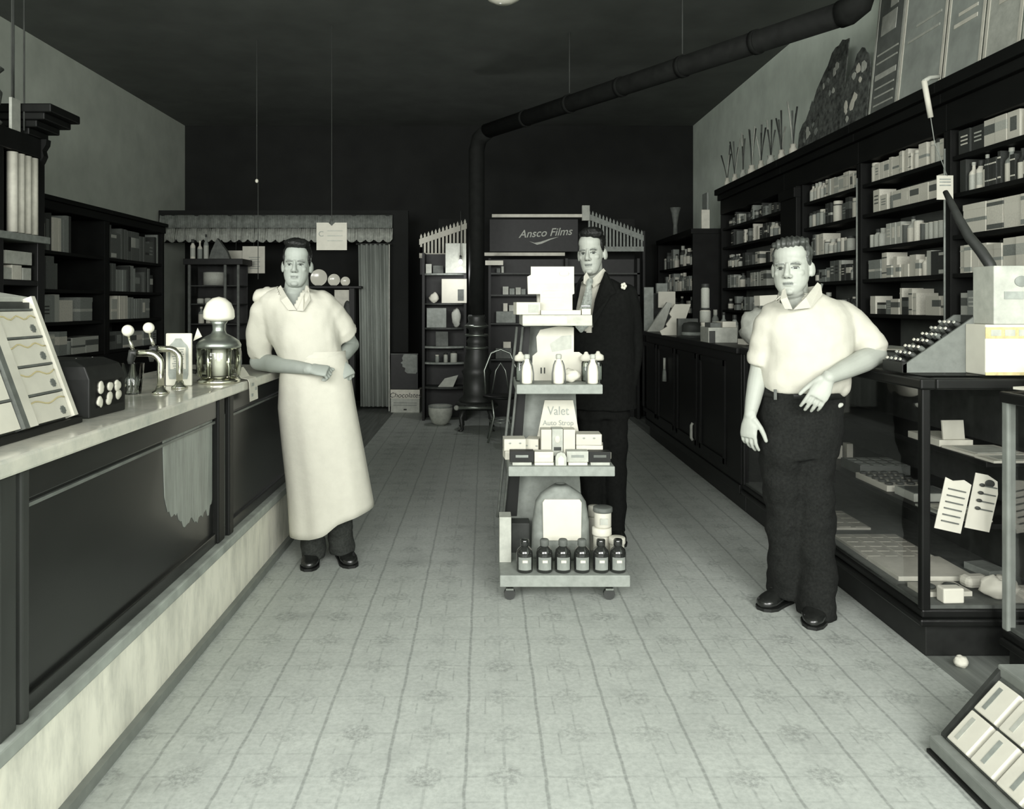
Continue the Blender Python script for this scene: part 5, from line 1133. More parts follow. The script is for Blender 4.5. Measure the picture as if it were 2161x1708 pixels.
# bottle tray
c = at(1172, 810, 3.95); P = [(1122, 812), (1240, 812), (1240, 765), (1222, 752), (1211, 752), (1211, 700), (1180, 697), (1140, 705), (1132, 720), (1134, 752), (1124, 760)]
t2 = thing('header_card', 'cream shaped card standing behind the milk-white bottles', 'display card', (c.x, 3.95, Z3), 0, G3)
zb0 = at(0, 812, 3.95).z
MB().prism([Vector((at(x, 0, 3.95).x - c.x, 0, max(0, at(0, y, 3.95).z - zb0) * (1.0))) for x, y in P], (0, .01, 0)).build('card', ['cream'], t2)
MB().prism([Vector((at(x, 0, 3.95).x - c.x, -.001, at(0, y, 3.95).z - zb0)) for x, y in ((1160, 735), (1185, 718), (1206, 716), (1206, 745), (1165, 752))], (0, .002, 0)).build('picture', ['light'], t2)
for x in (1142, 1149): MB().box((at(x, 0, 3.95).x - c.x, -.001, .05), (.007, .002, .03)).build('printed_mark', ['ink'], t2)
def milk_bottle(px, Y, label):
    t = thing('lotion_bottle', label, 'bottle', (at(px, 0, Y).x, Y, Z3), 0, G3); r = .026; h = .135
    MB().lathe([(r * .9, 0), (r, .006), (r, .055), (r * .85, .085), (r * .5, .105), (r * .42, .122)], n=20).build('bottle', ['enamel'], t)
    MB().lathe([(r * .5, .120), (r * .55, .124), (r * .55, .138), (r * .4, .142), (0, .142)], n=16).build('stopper', ['light'], t)
    MB().tube([(-r * 1.22, -.004, 0), (-r * 1.2, -.004, .05), (-r * .95, -.004, .09), (-r * .6, -.004, .112)], .003, 6).build('carton_edge', ['dim'], t)
    MB().tube([(r * 1.22, -.004, 0), (r * 1.2, -.004, .05), (r * .95, -.004, .09), (r * .6, -.004, .112)], .003, 6).build('carton_edge', ['dim'], t); return t
milk_bottle(1112, 3.80, 'milk-white lotion bottle with a stopper nearest the slanted rails'); milk_bottle(1179, 3.80, 'milk-white lotion bottle at the centre of the bottle tray'); milk_bottle(1251, 3.80, 'milk-white lotion bottle at the dark-suited man\'s side of the tray')
for i, (px, Y, lb) in enumerate(((1098, 3.92, 'pale-lidded clear jar behind the bottle nearest the slanted rails'), (1237, 3.92, 'pale-lidded clear jar between the white bottles, behind'), (1262, 3.97, 'pale-lidded clear jar at the dark-suited man\'s side of the bottle tray'))):
    t2 = thing('lidded_jar', lb, 'jar', (at(px, 0, Y).x, Y, Z3), 0, G3)
    MB().lathe([(.022, 0), (.024, .01), (.024, .09), (.02, .1)], n=18).build('jar', ['jar_glass'], t2); MB().lathe([(.02, .002), (.02, .07), (0, .071)], n=14).build('contents', ['mid'], t2); MB().lathe([(.027, .1), (.03, .108), (.028, .125), (.012, .135), (.008, .145), (0, .147)], n=18).build('lid', ['pale'], t2)
crumple((at(1200, 0, 3.86).x, 3.86, Z3), .035, 'rumpled white cotton heap between the white bottles', 31, 'white', 'cotton_heap', (1.5, .8, .9), G3, 'cotton')
# razor tray
c = at(1178, 908, 3.98); zb0 = Z2
P = [(1139, Z2), (1217, Z2), (1206, None), (1150, None)]
zt_ = at(0, 845, 3.98).z - Z2; t2 = thing('advertising_card', 'white tapering card lettered Valet Auto Strop behind the razor boxes', 'display card', (c.x, 3.98, Z2), 0, G2)
MB().prism([Vector((-.125, 0, 0)), Vector((.125, 0, 0)), Vector((.075, 0, zt_)), Vector((-.068, 0, zt_))], (0, .012, 0)).build('card', ['cream'], t2)
text('Valet', .062, t2, (0, -.002, zt_ - .055), mat='softink', width=.85); text('Auto Strop', .036, t2, (0.0, -.002, zt_ - .115), mat='softink', width=.95)
bx(1142, 1164, 907, 3.86, Z2, .08, 'cream', 'razor_box', 'cream upright box under the lettered card, nearer the slanted rails', 'box', G2)
o = bx(1165, 1188, 906, 3.86, Z2, .08, 'light', 'razor_box', 'gray figured upright box at the centre under the lettered card', 'box', G2)
MB().ellipsoid((0, -.001, .10), (.014, .003, .018)).build('printed_oval', ['pale'], o); MB().bb((-.018, -.002, .045), (.018, 0, .062)).build('printed_band', ['ink'], o); MB().bb((-.018, -.002, .0), (.018, 0, .02)).build('printed_band', ['ink'], o)
bx(1189, 1214, 907, 3.86, Z2, .08, 'cream', 'razor_box', 'cream upright box under the lettered card, on the suited man\'s side', 'box', G2)
def dots(o, n, wd, z):
    for k in range(n): MB().ellipsoid(((k - (n - 1) / 2) * wd, -.001, z), (.006, .002, .004), 0, 8, 6).build('printed_dot', ['softink'], o)
def long_carton(px0, px1, py0, py1, Y, z, lb, rot, mt='cream'):
    a, b = at(px0, 0, Y).x, at(px1, 0, Y).x; h = w(py1 - py0, Y); o = MB().bb((-(b - a) / 2, 0, 0), ((b - a) / 2, .10, h)).build('soap_carton', [mt], None, off=((a + b) / 2, Y, z), bevel=.002)
    o.rotation_euler = (0, 0, rot); dots(o, 2, .05, h * .65); return tag(o, lb, 'carton', G2)
h1 = .06
long_carton(1066, 1112, 935, 953, 3.86, Z2, 'cream long carton at the bottom of the pile by the slanted rails', .1, 'pale')
long_carton(1064, 1110, 910, 935, 3.86, Z2 + w(18, 3.86) + .001, 'cream long carton topping the pile by the slanted rails', .05)
long_carton(1108, 1136, 905, 945, 3.90, Z2, 'cream carton between the pile and the lettered card', -.25)
long_carton(1216, 1272, 925, 955, 3.86, Z2, 'pale wrapped long carton under the pile at the suited man\'s side', -.15, 'pale')
long_carton(1216, 1270, 900, 923, 3.86, Z2 + w(30, 3.86) + .001, 'cream long carton topping the pile at the suited man\'s side', 0)
long_carton(1258, 1284, 942, 956, 3.80, Z2, 'small pale packet at the very end of the razor tray', -.3, 'pale')
for (a, b, y0, mt, lb, lbm) in ((1076, 1127, 953, 'black', 'black flat box with pale print at the rail end of the razor tray', 'mid'), (1128, 1168, 954, 'cream', 'white flat box second from the rail end of the razor tray', 'pale'), (1196, 1242, 953, 'light', 'gray printed flat box fourth from the rail end of the razor tray', 'mid'), (1243, 1289, 954, 'black', 'black flat box with pale print at the suited man\'s end of the razor tray', 'dim')):
    o = bx(a, b, y0, 3.74, Z2 + .012, .06, mt, 'flat_box', lb, 'box', G2); MB().bb((-.03, -.002, .022), (.03, 0, .034)).build('printed_label', [lbm], o)
    MB().bb((-.045, -.012, -.012), (.045, .06, 0)).build('carton_flap', ['pale' if mt != 'black' else 'light'], o)
o = tag(MB().prism([Vector((x, 0, z)) for x, z in ((-.026, 0), (.026, 0), (.026, .04), (.018, .058), (0, .066), (-.018, .058), (-.026, .04))], (0, .025, 0)).build('arched_card', ['light'], None, off=(at(1184, 0, 3.715).x, 3.712, Z2), bevel=.002), 'small gray arched card at the middle front of the razor tray', 'card', G2)
MB().prism([Vector((x, -.001, z)) for x, z in ((-.014, .004), (.014, .004), (.014, .035), (0, .05), (-.014, .035))], (0, .002, 0)).build('printed_panel', ['pale'], o)
# bottom tray
for i, px in enumerate((1110, 1149, 1188, 1228, 1268, 1304)):
    Y = 3.68; lb = ['dark brown tonic bottle nearest the rails on the bottom tray', 'dark brown tonic bottle second from the rails on the bottom tray', 'dark brown tonic bottle third from the rails, before the white label', 'dark brown tonic bottle fourth from the rails on the bottom tray', 'dark brown tonic bottle fifth from the rails on the bottom tray', 'dark brown tonic bottle at the suited man\'s end of the bottom tray'][i]
    t2 = thing('tonic_bottle', lb, 'bottle', (at(px, 0, Y).x + (0 if i else -.006), Y, Z1), 0, G1); r = .038
    MB().lathe([(r * .92, 0), (r, .006), (r, .085), (r * .9, .102), (r * .55, .115), (r * .45, .12)], n=24).build('bottle', ['amber'], t2)
    MB().lathe([(r * .48, .118), (r * .55, .122), (r * .55, .145), (r * .45, .15), (0, .15)], n=18).build('cap', ['dim' if 0 < i < 4 else 'amber'], t2)
    n_ = 9; m = MB(); R1 = [Vector(((r + .0012) * math.sin(a), -(r + .0012) * math.cos(a), .015)) for a in [(-.85 + 1.7 * k / (n_ - 1)) for k in range(n_)]]
    for k in range(n_ - 1): m.add([R1[k], R1[k + 1], R1[k + 1] + Vector((0, 0, .058)), R1[k] + Vector((0, 0, .058))], [(0, 1, 2, 3)], 0, True)
    m.build('label', ['mid'], t2); MB().bb((-.012, -r - .004, .05), (.012, -r - .001, .062)).build('label_print', ['pale'], t2)
t2 = thing('demijohn', 'big gray sloping demijohn with a large white label behind the brown bottles', 'bottle', (at(1183, 0, 3.90).x, 3.90, Z1), 0, G1)
hb = at(0, 1035, 3.90).z - Z1
MB().loft([[Vector((rx * math.copysign(abs(math.cos(a)) ** .7, math.cos(a)), ry * math.copysign(abs(math.sin(a)) ** .7, math.sin(a)), z)) for a in [k * PI / 14 for k in range(28)]] for rx, ry, z in ((.145, .07, 0), (.145, .075, .02), (.14, .075, .18), (.125, .07, .27), (.10, .055, .31), (.055, .045, .34), (.025, .025, .36), (.023, .023, hb - .02))]).build('body', ['mid'], t2)
MB().lathe([(.026, hb - .03), (.03, hb - .025), (.03, hb + .0), (.02, hb + .008), (0, hb + .008)], n=16).build('stopper', ['dark'], t2)
lp = [(-.092, .10), (.092, .10), (.095, .285), (.085, .30), (-.085, .30), (-.095, .285)]
MB().prism([Vector((x, -.082, z)) for x, z in lp], (0, .008, 0)).build('label', ['white'], t2, bevel=.002)
bx(1054, 1079, 1092, 3.80, Z1, .10, 'light', 'tall_carton', 'gray tall carton at the rail corner of the bottom tray', 'carton', G1)
bx(1080, 1118, 1105, 3.95, Z1, .10, 'dark', 'dark_carton', 'dark carton behind the brown bottles at the rail end', 'carton', G1)
def pot(px, pyt, pyb, wpx, Y, lb, lid, z):
    t2 = thing('lidded_jar', lb, 'jar', (at(px, 0, Y).x, Y, z), 0, G1); r = w(wpx, Y) / 2; h = w(pyb - pyt, Y)
    MB().lathe([(r * .85, 0), (r * .9, .006), (r * .9, h * .7), (r * .8, h * .78)], n=22).build('jar', ['cream'], t2); MB().lathe([(r, h * .76), (r * 1.04, h * .8), (r * 1.02, h * .98), (r * .9, h), (0, h)], n=22).build('lid', [lid], t2); MB().bb((-r * .4, -r * .95, h * .2), (r * .4, -r * .85, h * .5)).build('label', ['light'], t2); return t2
pot(1270, 1115, 1185, 40, 3.84, 'white jar supporting the dark-lidded jar on the bottom tray', 'pale', Z1)
pot(1272, 1072, 1114, 40, 3.84, 'white jar with a dark ring lid, topmost of the stack on the bottom tray', 'dim', Z1 + w(70, 3.84) + .001)
pot(1302, 1108, 1165, 34, 3.78, 'white jar with a broad pale lid at the end of the bottom tray', 'white', Z1)
pot(1254, 1057, 1150, 26, 4.0, 'tall white jar behind the stacked jars on the bottom tray', 'cream', Z1)
# ---------------------------------------------------------------- people
import numpy as np
def solid(name, mb, mats, parent, voxel, it=4, fac=.5, post=None, matf=None, cut=None, solidify=0.0):
    """one continuous surface grown over overlapping closed shapes (world coordinates)"""
    me = mb.mesh('tmp', []); tmp = bpy.data.objects.new('tmp', me); COL.objects.link(tmp)
    r = tmp.modifiers.new('r', 'REMESH'); r.mode = 'VOXEL'; r.voxel_size = voxel; r.use_smooth_shade = True
    s = tmp.modifiers.new('s', 'SMOOTH'); s.iterations = it; s.factor = fac
    dg = bpy.context.evaluated_depsgraph_get(); dg.update()
    out = bpy.data.meshes.new_from_object(tmp.evaluated_get(dg)); bpy.data.objects.remove(tmp); bpy.data.meshes.remove(me)
    n = len(out.vertices); co = np.empty(n * 3, np.float32); out.vertices.foreach_get('co', co); co = co.reshape(-1, 3)
    if post is not None:
        no = np.empty(n * 3, np.float32); out.vertices.foreach_get('normal', no); co = post(co, no.reshape(-1, 3))
    if cut is not None:
        kill = cut(co); bm = bmesh.new(); 
        out.vertices.foreach_set('co', co.reshape(-1)); bm.from_mesh(out); bm.verts.ensure_lookup_table()
        bmesh.ops.delete(bm, geom=[bm.verts[i] for i in np.nonzero(kill)[0]], context='VERTS'); bm.to_mesh(out); bm.free()
        n = len(out.vertices); co = np.empty(n * 3, np.float32); out.vertices.foreach_get('co', co); co = co.reshape(-1, 3)
    for m in mats: out.materials.append(MT[m])
    if matf is not None:
        k = len(out.polygons); fc = np.empty(k * 3, np.float32); out.polygons.foreach_get('center', fc); idx = matf(fc.reshape(-1, 3)).astype(np.int32); out.polygons.foreach_set('material_index', idx)
    off = np.array(wloc(parent), np.float32); out.vertices.foreach_set('co', (co - off).astype(np.float32).reshape(-1))
    out.polygons.foreach_set('use_smooth', [True] * len(out.polygons)); out.update()
    o = bpy.data.objects.new(name, out); COL.objects.link(o); o.parent = parent
    if solidify: q = o.modifiers.new('thick', 'SOLIDIFY'); q.thickness = solidify; q.offset = -1
    return o
def ring(c, rx, ry, n=28, yaw=0.0, tilt=0.0, p=1.0):
    c = Vector(c); out = []
    for j in range(n):
        a = 2 * PI * j / n; ca, sa = math.cos(a), math.sin(a)
        x = rx * math.copysign(abs(ca) ** p, ca); y = ry * math.copysign(abs(sa) ** p, sa)
        out.append(c + Vector((x * math.cos(yaw) - y * math.sin(yaw), x * math.sin(yaw) + y * math.cos(yaw), x * tilt)))
    return out
def wrinkle(amp, freq, seed, aniso=(1, 1, 1)):
    def f(co, no):
        d = np.array([noise.noise(Vector((c[0] * freq * aniso[0] + seed, c[1] * freq * aniso[1], c[2] * freq * aniso[2]))) + .5 * noise.noise(Vector((c[0] * freq * 2.1 * aniso[0] + seed, c[1] * freq * 2.1, c[2] * freq * 2.1 * aniso[2]))) for c in co], np.float32)
        return co + no * (d * amp)[:, None]
    return f
def hand(mb, wrist, d, n, right, curls, thumb=(.5, .75, -.35), sc=1.0, spread=.06, tcurl=.4):
    """d: wrist to fingers, n: out of the back of the hand"""
    d = Vector(d).normalized(); n = Vector(n); n = (n - d * n.dot(d)).normalized(); s = n.cross(d) if right else d.cross(n); wv = Vector(wrist)
    def E(c, a, b):    # an elliptical ring across d
        return [c + (s * math.cos(t) * a + n * math.sin(t) * b) for t in [i * PI / 8 for i in range(16)]]
    mb.loft([E(wv - d * .02 * sc, .027 * sc, .021 * sc), E(wv + d * .015 * sc, .030 * sc, .020 * sc), E(wv + d * .05 * sc, .040 * sc, .018 * sc), E(wv + d * .085 * sc, .042 * sc, .016 * sc), E(wv + d * .10 * sc, .038 * sc, .012 * sc)])
    for i, (off, L, r) in enumerate(((.031, .072, .0088), (.0105, .080, .0092), (-.0105, .075, .0088), (-.030, .060, .0078))):
        p = wv + d * .088 * sc + s * off * sc; dd = (d + s * (1.5 - i) * spread).normalized(); pts = [p - dd * .02 * sc, p]; a = 0
        c = curls[i] if isinstance(curls[0], (tuple, list)) else curls
        for k, f in enumerate((.45, .32, .26)):
            a += c[k]; v = dd * math.cos(a) - n * math.sin(a); pts.append(pts[-1] + v * L * f * sc)
        rr_ = [r * sc * q for q in (1.05, 1.05, 1.0, .92, .78)]
        mb.tube(pts, rr_, 10); mb.ellipsoid(pts[-1], [rr_[-1]] * 3, 0, 10, 8)
    p = wv + d * .022 * sc + s * .026 * sc; v = (d * thumb[0] + s * thumb[1] + n * thumb[2]).normalized(); q = p + v * .042 * sc
    v2 = (v * math.cos(tcurl) + (d * .9 - n * .2) * math.sin(tcurl)).normalized(); q2 = q + v2 * .032 * sc; q3 = q2 + (v2 + d * .25).normalized() * .025 * sc
    mb.tube([p - v * .01, p, q, q2, q3], [.014 * sc, .0145 * sc, .0115 * sc, .0105 * sc, .0085 * sc], 10); mb.ellipsoid(q3, [.0085 * sc] * 3, 0, 10, 8)
class Head:
    def __init__(s, origin, yaw, pitch=0.0, roll=0.0, sc=1.0, wide=1.0):
        s.o = Vector(origin); s.R = Euler((0, 0, yaw)).to_matrix() @ Euler((pitch, roll, 0)).to_matrix(); s.sc = sc; s.wd = wide
    def T(s, p): return s.o + s.R @ (Vector((p[0] * s.wd, p[1], p[2])) * s.sc)
    def inv(s, co):
        R = np.array(s.R, np.float32); q = (co - np.array(s.o, np.float32)) @ R / s.sc; q[:, 0] /= s.wd; return q
    def ell(s, mb, c, r, rot=None, nu=24, nv=16):
        t = MB().ellipsoid(c, r, 0, nu, nv, rot); mb.add([s.T(v) for v in t.v], t.f, 0, True)
    def build(s, mb, jaw=1.0, fat=0.0):
        e = lambda c, r, rot=None: s.ell(mb, c, r, rot)
        e((0, .018, .145), (.075, .094, .090))
        e((0, -.030, .165), (.064, .055, .055))                       # forehead
        rings = []
        for z, y, rx, ry in ((-.014, -.050, .016, .016), (-.006, -.048, .034 * jaw, .032), (.010, -.043, .045 * jaw, .043), (.030, -.034, .052 * jaw + fat, .054), (.055, -.022, .059 * jaw + fat, .068), (.085, -.014, .065 + fat * .6, .077), (.115, -.008, .068, .083), (.145, 0, .068, .085)):
            rings.append([s.T((rx * math.cos(a), y + ry * math.sin(a), z)) for a in [2 * PI * j / 24 for j in range(24)]])
        mb.loft(rings)
        e((0, -.078, .006), (.022, .016, .015))                       # chin
        # nose
        nr = []
        for z, y, rx, ry in ((.128, -.086, .008, .010), (.112, -.091, .0085, .012), (.095, -.098, .0105, .014), (.080, -.105, .0125, .015), (.070, -.104, .0130, .013), (.064, -.098, .010, .010)):
            nr.append([s.T((rx * math.cos(a), y + ry * math.sin(a), z)) for a in [2 * PI * j / 14 for j in range(14)]])
        mb.loft(nr); e((.0125, -.094, .0705), (.008, .011, .0075)); e((-.0125, -.094, .0705), (.008, .011, .0075))
        for q in (-1, 1):
            e((q * .030, -.078, .124), (.024, .014, .0075))            # brow
            e((q * .040, -.056, .084), (.020, .020, .018))             # cheekbone
            e((q * .078, .012, .098), (.009, .019, .031), Euler((.15, 0, q * -.35)))
            e((q * .076, .004, .078), (.007, .011, .012))
        e((0, -.085, .0445), (.023, .009, .0055)); e((0, -.083, .035), (.018, .010, .006))
    def post(s, co):
        q = s.inv(co.copy())
        d = np.zeros(len(q), np.float32)
        for sx in (-1, 1):
            g = np.exp(-(((q[:, 0] - sx * .030) / .017) ** 2 + ((q[:, 2] - .106) / .0095) ** 2)); d += .010 * g          # eye sockets
            g = np.exp(-(((q[:, 0] - sx * .030) / .012) ** 2 + ((q[:, 2] - .104) / .0065) ** 2)); d -= .0048 * g         # lids
        g = np.exp(-((q[:, 0] / .024) ** 2 + ((q[:, 2] - .0398) / .0022) ** 2)); d += .0045 * g                             # line of the mouth
        g = np.exp(-((q[:, 0] / .018) ** 2 + ((q[:, 2] - .024) / .006) ** 2)); d += .003 * g
        d *= ((q[:, 1] < -.03) & (q[:, 2] > -.03) & (q[:, 2] < .2)).astype(np.float32)
        fw = np.array(s.R @ Vector((0, 1, 0)), np.float32)
        return co + fw[None, :] * (d * s.sc)[:, None]
    def mats(s, fc, i_lip, i_eye, i_brow, i_white):
        q = s.inv(fc.copy()); idx = np.zeros(len(q), np.int32); f = q[:, 1] < -.045
        for sx in (-1, 1):
            x = np.abs(q[:, 0] - sx * .030)
            idx[f & (x < .0135) & (np.abs(q[:, 2] - (.1045 - x * x * 14)) < .0042)] = i_white
            idx[f & (x < .0062) & (np.abs(q[:, 2] - .1045) < .0048)] = i_eye
            idx[f & (x < .0150) & (np.abs(q[:, 2] - (.1105 - x * x * 20)) < .0021)] = i_eye
            idx[f & (x < .019) & (np.abs(q[:, 2] - (.1245 - x * x * 10)) < .0036)] = i_brow
        idx[f & (np.abs(q[:, 0]) < .021) & (np.abs(q[:, 2] - .0398) < .0018)] = i_brow
        idx[f & (np.abs(q[:, 0]) < .020) & (q[:, 2] > .0335) & (q[:, 2] < .047) & (idx == 0) & (q[:, 1] < -.075)] = i_lip
        idx[f & (np.abs(np.abs(q[:, 0]) - .0085) < .0035) & (np.abs(q[:, 2] - .0645) < .003)] = i_brow
        return idx
def limb(mb, pts, rs, n=18):
    mb.tube(pts, rs, n)
    for p, r in zip(pts, rs): mb.ellipsoid(p, [r * .99] * 3, 0, n, 10)
def shoe(parent, heel, toe, mat='shoe', wd=.048):
    heel, toe = Vector(heel), Vector(toe); heel.z = toe.z = 0; d = (toe - heel).normalized(); s = Vector((-d.y, d.x, 0)); L = (toe - heel).length
    def R(u, hw, z0, z1):
        c = heel + d * u * L; return [c + s * hw * math.cos(a) + Vector((0, 0, (z0 + z1) / 2 + (z1 - z0) / 2 * math.sin(a))) for a in [2 * PI * j / 16 for j in range(16)]]
    m = MB().loft([R(-.02, .02, .02, .07), R(.04, .034, .004, .10), R(.2, .037, .004, .115), R(.38, .037, .006, .098), R(.55, .043, .004, .080), R(.75, wd, .004, .066), R(.9, .042, .006, .056), R(.98, .026, .010, .046), R(1.01, .010, .016, .034)])
    o = solid('shoe', m, [mat], parent, .006, 3)
    m = MB(); pts = []
    out = [(-.02, .024), (.08, .036), (.3, .038), (.55, .045), (.75, wd + .003), (.92, .042), (1.02, .018)]
    poly = [heel + d * u * L + s * h for u, h in out] + [heel + d * u * L - s * h for u, h in reversed(out)]
    m.prism([p + Vector((0, 0, .0)) for p in poly], (0, 0, .014)); m.build('sole', ['black'], o, world=True); 
    MB().prism([heel + d * u * L + s * h + Vector((0, 0, 0)) for u, h in ((-.02, .02), (.22, .034), (.22, -.034), (-.02, -.02))], (0, 0, .022)).build('heel', ['black'], o, world=True)
    for k in range(3):
        c = heel + d * (.42 + .07 * k) * L + Vector((0, 0, .097 - .008 * k)); MB().tube([c - s * .018, c + Vector((0, 0, .004)), c + s * .018], .0028, 6).build('lace', ['dark'], o, world=True)
    return o
def leg_loft(mb, pts, n=24):
    mb.loft([ring(c, rx, ry, n) for c, rx, ry in pts])
BODYM = ['skin', 'lip', 'eye', 'brow', 'eyewhite']

# ================================================================ the man in the long apron
YA = 4.18
A = lambda x, y, Y=YA: at(x, y, Y)
pa = thing('person', 'man in a white open-necked shirt and long white apron leaning on the soda counter', 'person', (at(690, 1190, 4.24).x, 4.24, 0))
S = YA / FPX
hd = Head(A(622, 602, YA) + Vector((0, .035, 0)), .10, -.02, .03, 1.0, .97)
mb = MB(); hd.build(mb, 1.10, .002)
nb0 = A(619, 630, YA) + Vector((0, .03, 0))
limb(mb, [hd.T((0, .022, .05)), hd.T((0, .02, -.02)), nb0], [.060, .066, .072])
mb.loft([ring(nb0 + Vector((0, .0, .03)), .07, .06), ring(A(624, 640), .14, .085), ring(A(632, 700), .15, .095), ring(A(652, 750), .135, .09), ring(A(664, 800), .14, .10), ring(A(668, 850), .15, .105)])
for a, b, c in (((648, 850), (650, 1000), (660, 1170)), ((690, 850), (708, 990), (724, 1158))):
    limb(mb, [A(*a), A(*b), A(*c, 4.24)], [.06, .045, .035])
e1 = A(545, 772, 4.22); e1.z = 1.03 + .056; wr1 = A(652, 787, 3.99); wr1.z = 1.03 + .036
limb(mb, [A(564, 655), A(550, 715, 4.21), e1], [.045, .045, .044]); limb(mb, [e1, e1.lerp(wr1, .3), e1.lerp(wr1, .65), wr1], [.046, .047, .038, .029])
hand(mb, wr1, (1, -.10, -.10), (-.15, -.55, .85), True, (1.0, 1.25, .8), thumb=(.75, .5, -.45), sc=1.0, spread=.0, tcurl=.9)
e2 = A(741, 728, 4.36); wr2 = A(716, 762, 4.16)
limb(mb, [A(694, 655), A(722, 696, 4.27), e2], [.045, .045, .043]); limb(mb, [e2, e2.lerp(wr2, .5), wr2], [.045, .04, .029])
hand(mb, wr2, (.55, -.2, -.75), (.6, -.75, .2), False, (.9, 1.2, .8), spread=.0)
solid('body', mb, BODYM, pa, .0038, 3, .5, post=lambda c, n: hd.post(c), matf=lambda f: hd.mats(f, 1, 2, 3, 4))
# hair: short sides, a high brushed-up top
mb = MB()
hd.ell(mb, (0, .022, .168), (.0785, .096, .080)); hd.ell(mb, (0, -.035, .220), (.070, .055, .032)); hd.ell(mb, (.012, -.055, .214), (.050, .036, .022)); hd.ell(mb, (0, .02, .222), (.066, .07, .026)); hd.ell(mb, (0, .075, .12), (.060, .038, .06))
for q in (-1, 1): hd.ell(mb, (q * .0675, -.012, .148), (.0085, .028, .038)); hd.ell(mb, (q * .070, -.004, .118), (.006, .010, .02))
solid('hair', mb, ['hair_black'], pa, .004, 2, .5, post=wrinkle(.004, 55, 1, (1, .3, 1)))
# shirt
mb = MB()
mb.loft([ring(A(617, 602), .070, .064), ring(A(618, 611), .10, .08), ring(A(621, 619), .16, .10), ring(A(625, 630), .198, .115), ring(A(630, 655), .210, .128), ring(A(640, 705), .195, .135), ring(A(650, 735), .178, .135), ring(A(658, 758), .172, .135), ring(A(663, 775), .16, .125)])
sh1 = A(556, 660); limb(mb, [A(580, 642), sh1, A(548, 705, 4.20), A(547, 738, 4.21)], [.075, .074, .072, .068], 22)
mb.loft([[A(546, 735, 4.21) + Vector((.070 * math.cos(a), .072 * math.sin(a), -.028 * math.cos(a))) for a in [2 * PI * j / 22 for j in range(22)]], [A(550, 757, 4.22) + Vector((.074 * math.cos(a), .072 * math.sin(a), -.042 * math.cos(a))) for a in [2 * PI * j / 22 for j in range(22)]]])
limb(mb, [A(676, 644), A(702, 664, 4.20), A(720, 690, 4.24)], [.080, .074, .070], 22)
ax = (A(734, 716, 4.29) - A(706, 678, 4.2)).normalized()
mb.tube([A(716, 690, 4.23), A(726, 705, 4.27)], [.072, .082], 22)
vtip = A(626, 654); vl = A(590, 606); vr = A(648, 606)
def vcut_a(co):
    z0, z1 = vtip.z, A(0, 606).z; t = (co[:, 2] - z0) / (z1 - z0)
    xl = vtip.x + (vl.x - vtip.x) * np.clip(t, 0, 1.4); xr = vtip.x + (vr.x - vtip.x) * np.clip(t, 0, 1.4)
    top = (co[:, 2] > A(0, 616).z) & (((co[:, 0] - nb0.x) / .082) ** 2 + ((co[:, 1] - nb0.y) / .075) ** 2 < 1)
    return ((t > 0) & (co[:, 0] > xl) & (co[:, 0] < xr) & (co[:, 1] < YA)) | top
so = solid('shirt', mb, ['shirt'], pa, .008, 6, .5, post=wrinkle(.010, 9, 3, (1, 1, .8)), cut=vcut_a, solidify=.004)
def collar(parent, pts, mat='shirt', th=.006, nm='collar'):
    m = MB(); a = [Vector(p) for p in pts]; m.prism(a, (0, .0 + th, 0)); o = m.build(nm, [mat], parent, world=True, bevel=.002); return o
f_ = lambda x, y, Y: A(x, y, Y)
collar(so, [f_(586, 608, 4.13), f_(592, 602, 4.15), f_(606, 626, 4.065), f_(626, 655, 4.03), f_(608, 655, 4.03), f_(592, 634, 4.05)])
collar(so, [f_(645, 602, 4.15), f_(652, 608, 4.13), f_(655, 634, 4.05), f_(640, 657, 4.03), f_(626, 656, 4.03), f_(640, 626, 4.065)])
mb = MB().loft([ring(A(618, 605) + Vector((0, .03, 0)), .074, .070, 24, 0, .08), ring(A(619, 622) + Vector((0, .03, 0)), .090, .084, 24, 0, .12)], cap=False)
mb.f = [f for k, f in enumerate(mb.f) if 0 <= (k % 24) <= 13 or k % 24 == 23]; mb.m = mb.m[:len(mb.f)]; mb.sm = mb.sm[:len(mb.f)]
q = mb.build('collar_stand', ['shirt'], so, world=True); z = q.modifiers.new('t', 'SOLIDIFY'); z.thickness = .005
# bundled cloth over the shoulder
m = MB().ellipsoid((0, 0, 0), (.075, .06, .04), 0, 24, 14, (0, -.35, 0))
for v in m.v: v += v.normalized() * noise.noise(Vector((v.x * 34, v.y * 10, v.z * 10))) * .016
m.v = [v + A(560, 622) for v in m.v]; m.build('shoulder_ruffle', ['shirt'], so, world=True)
# trousers
mb = MB(); leg_loft(mb, [(A(664, 770), .150, .115), (A(668, 850), .165, .12), (A(670, 900), .16, .115)])
leg_loft(mb, [(A(648, 880), .085, .095), (A(650, 1000), .072, .08), (A(655, 1090, 4.22), .062, .075), (A(661, 1160, 4.24), .064, .082), (A(661, 1176, 4.24), .062, .080)]); leg_loft(mb, [(A(690, 880), .085, .095), (A(705, 990), .072, .08), (A(715, 1080, 4.22), .066, .076), (A(722, 1150, 4.26), .066, .082), (A(722, 1167, 4.26), .064, .08)])
solid('trousers', mb, ['trouser_gray'], pa, .009, 4, .5, post=wrinkle(.012, 10, 8, (1, 1, 1.3)))
shoe(pa, A(664, 1176, 4.36), A(650, 1196, 4.10)); shoe(pa, A(719, 1166, 4.38), A(742, 1186, 4.15))
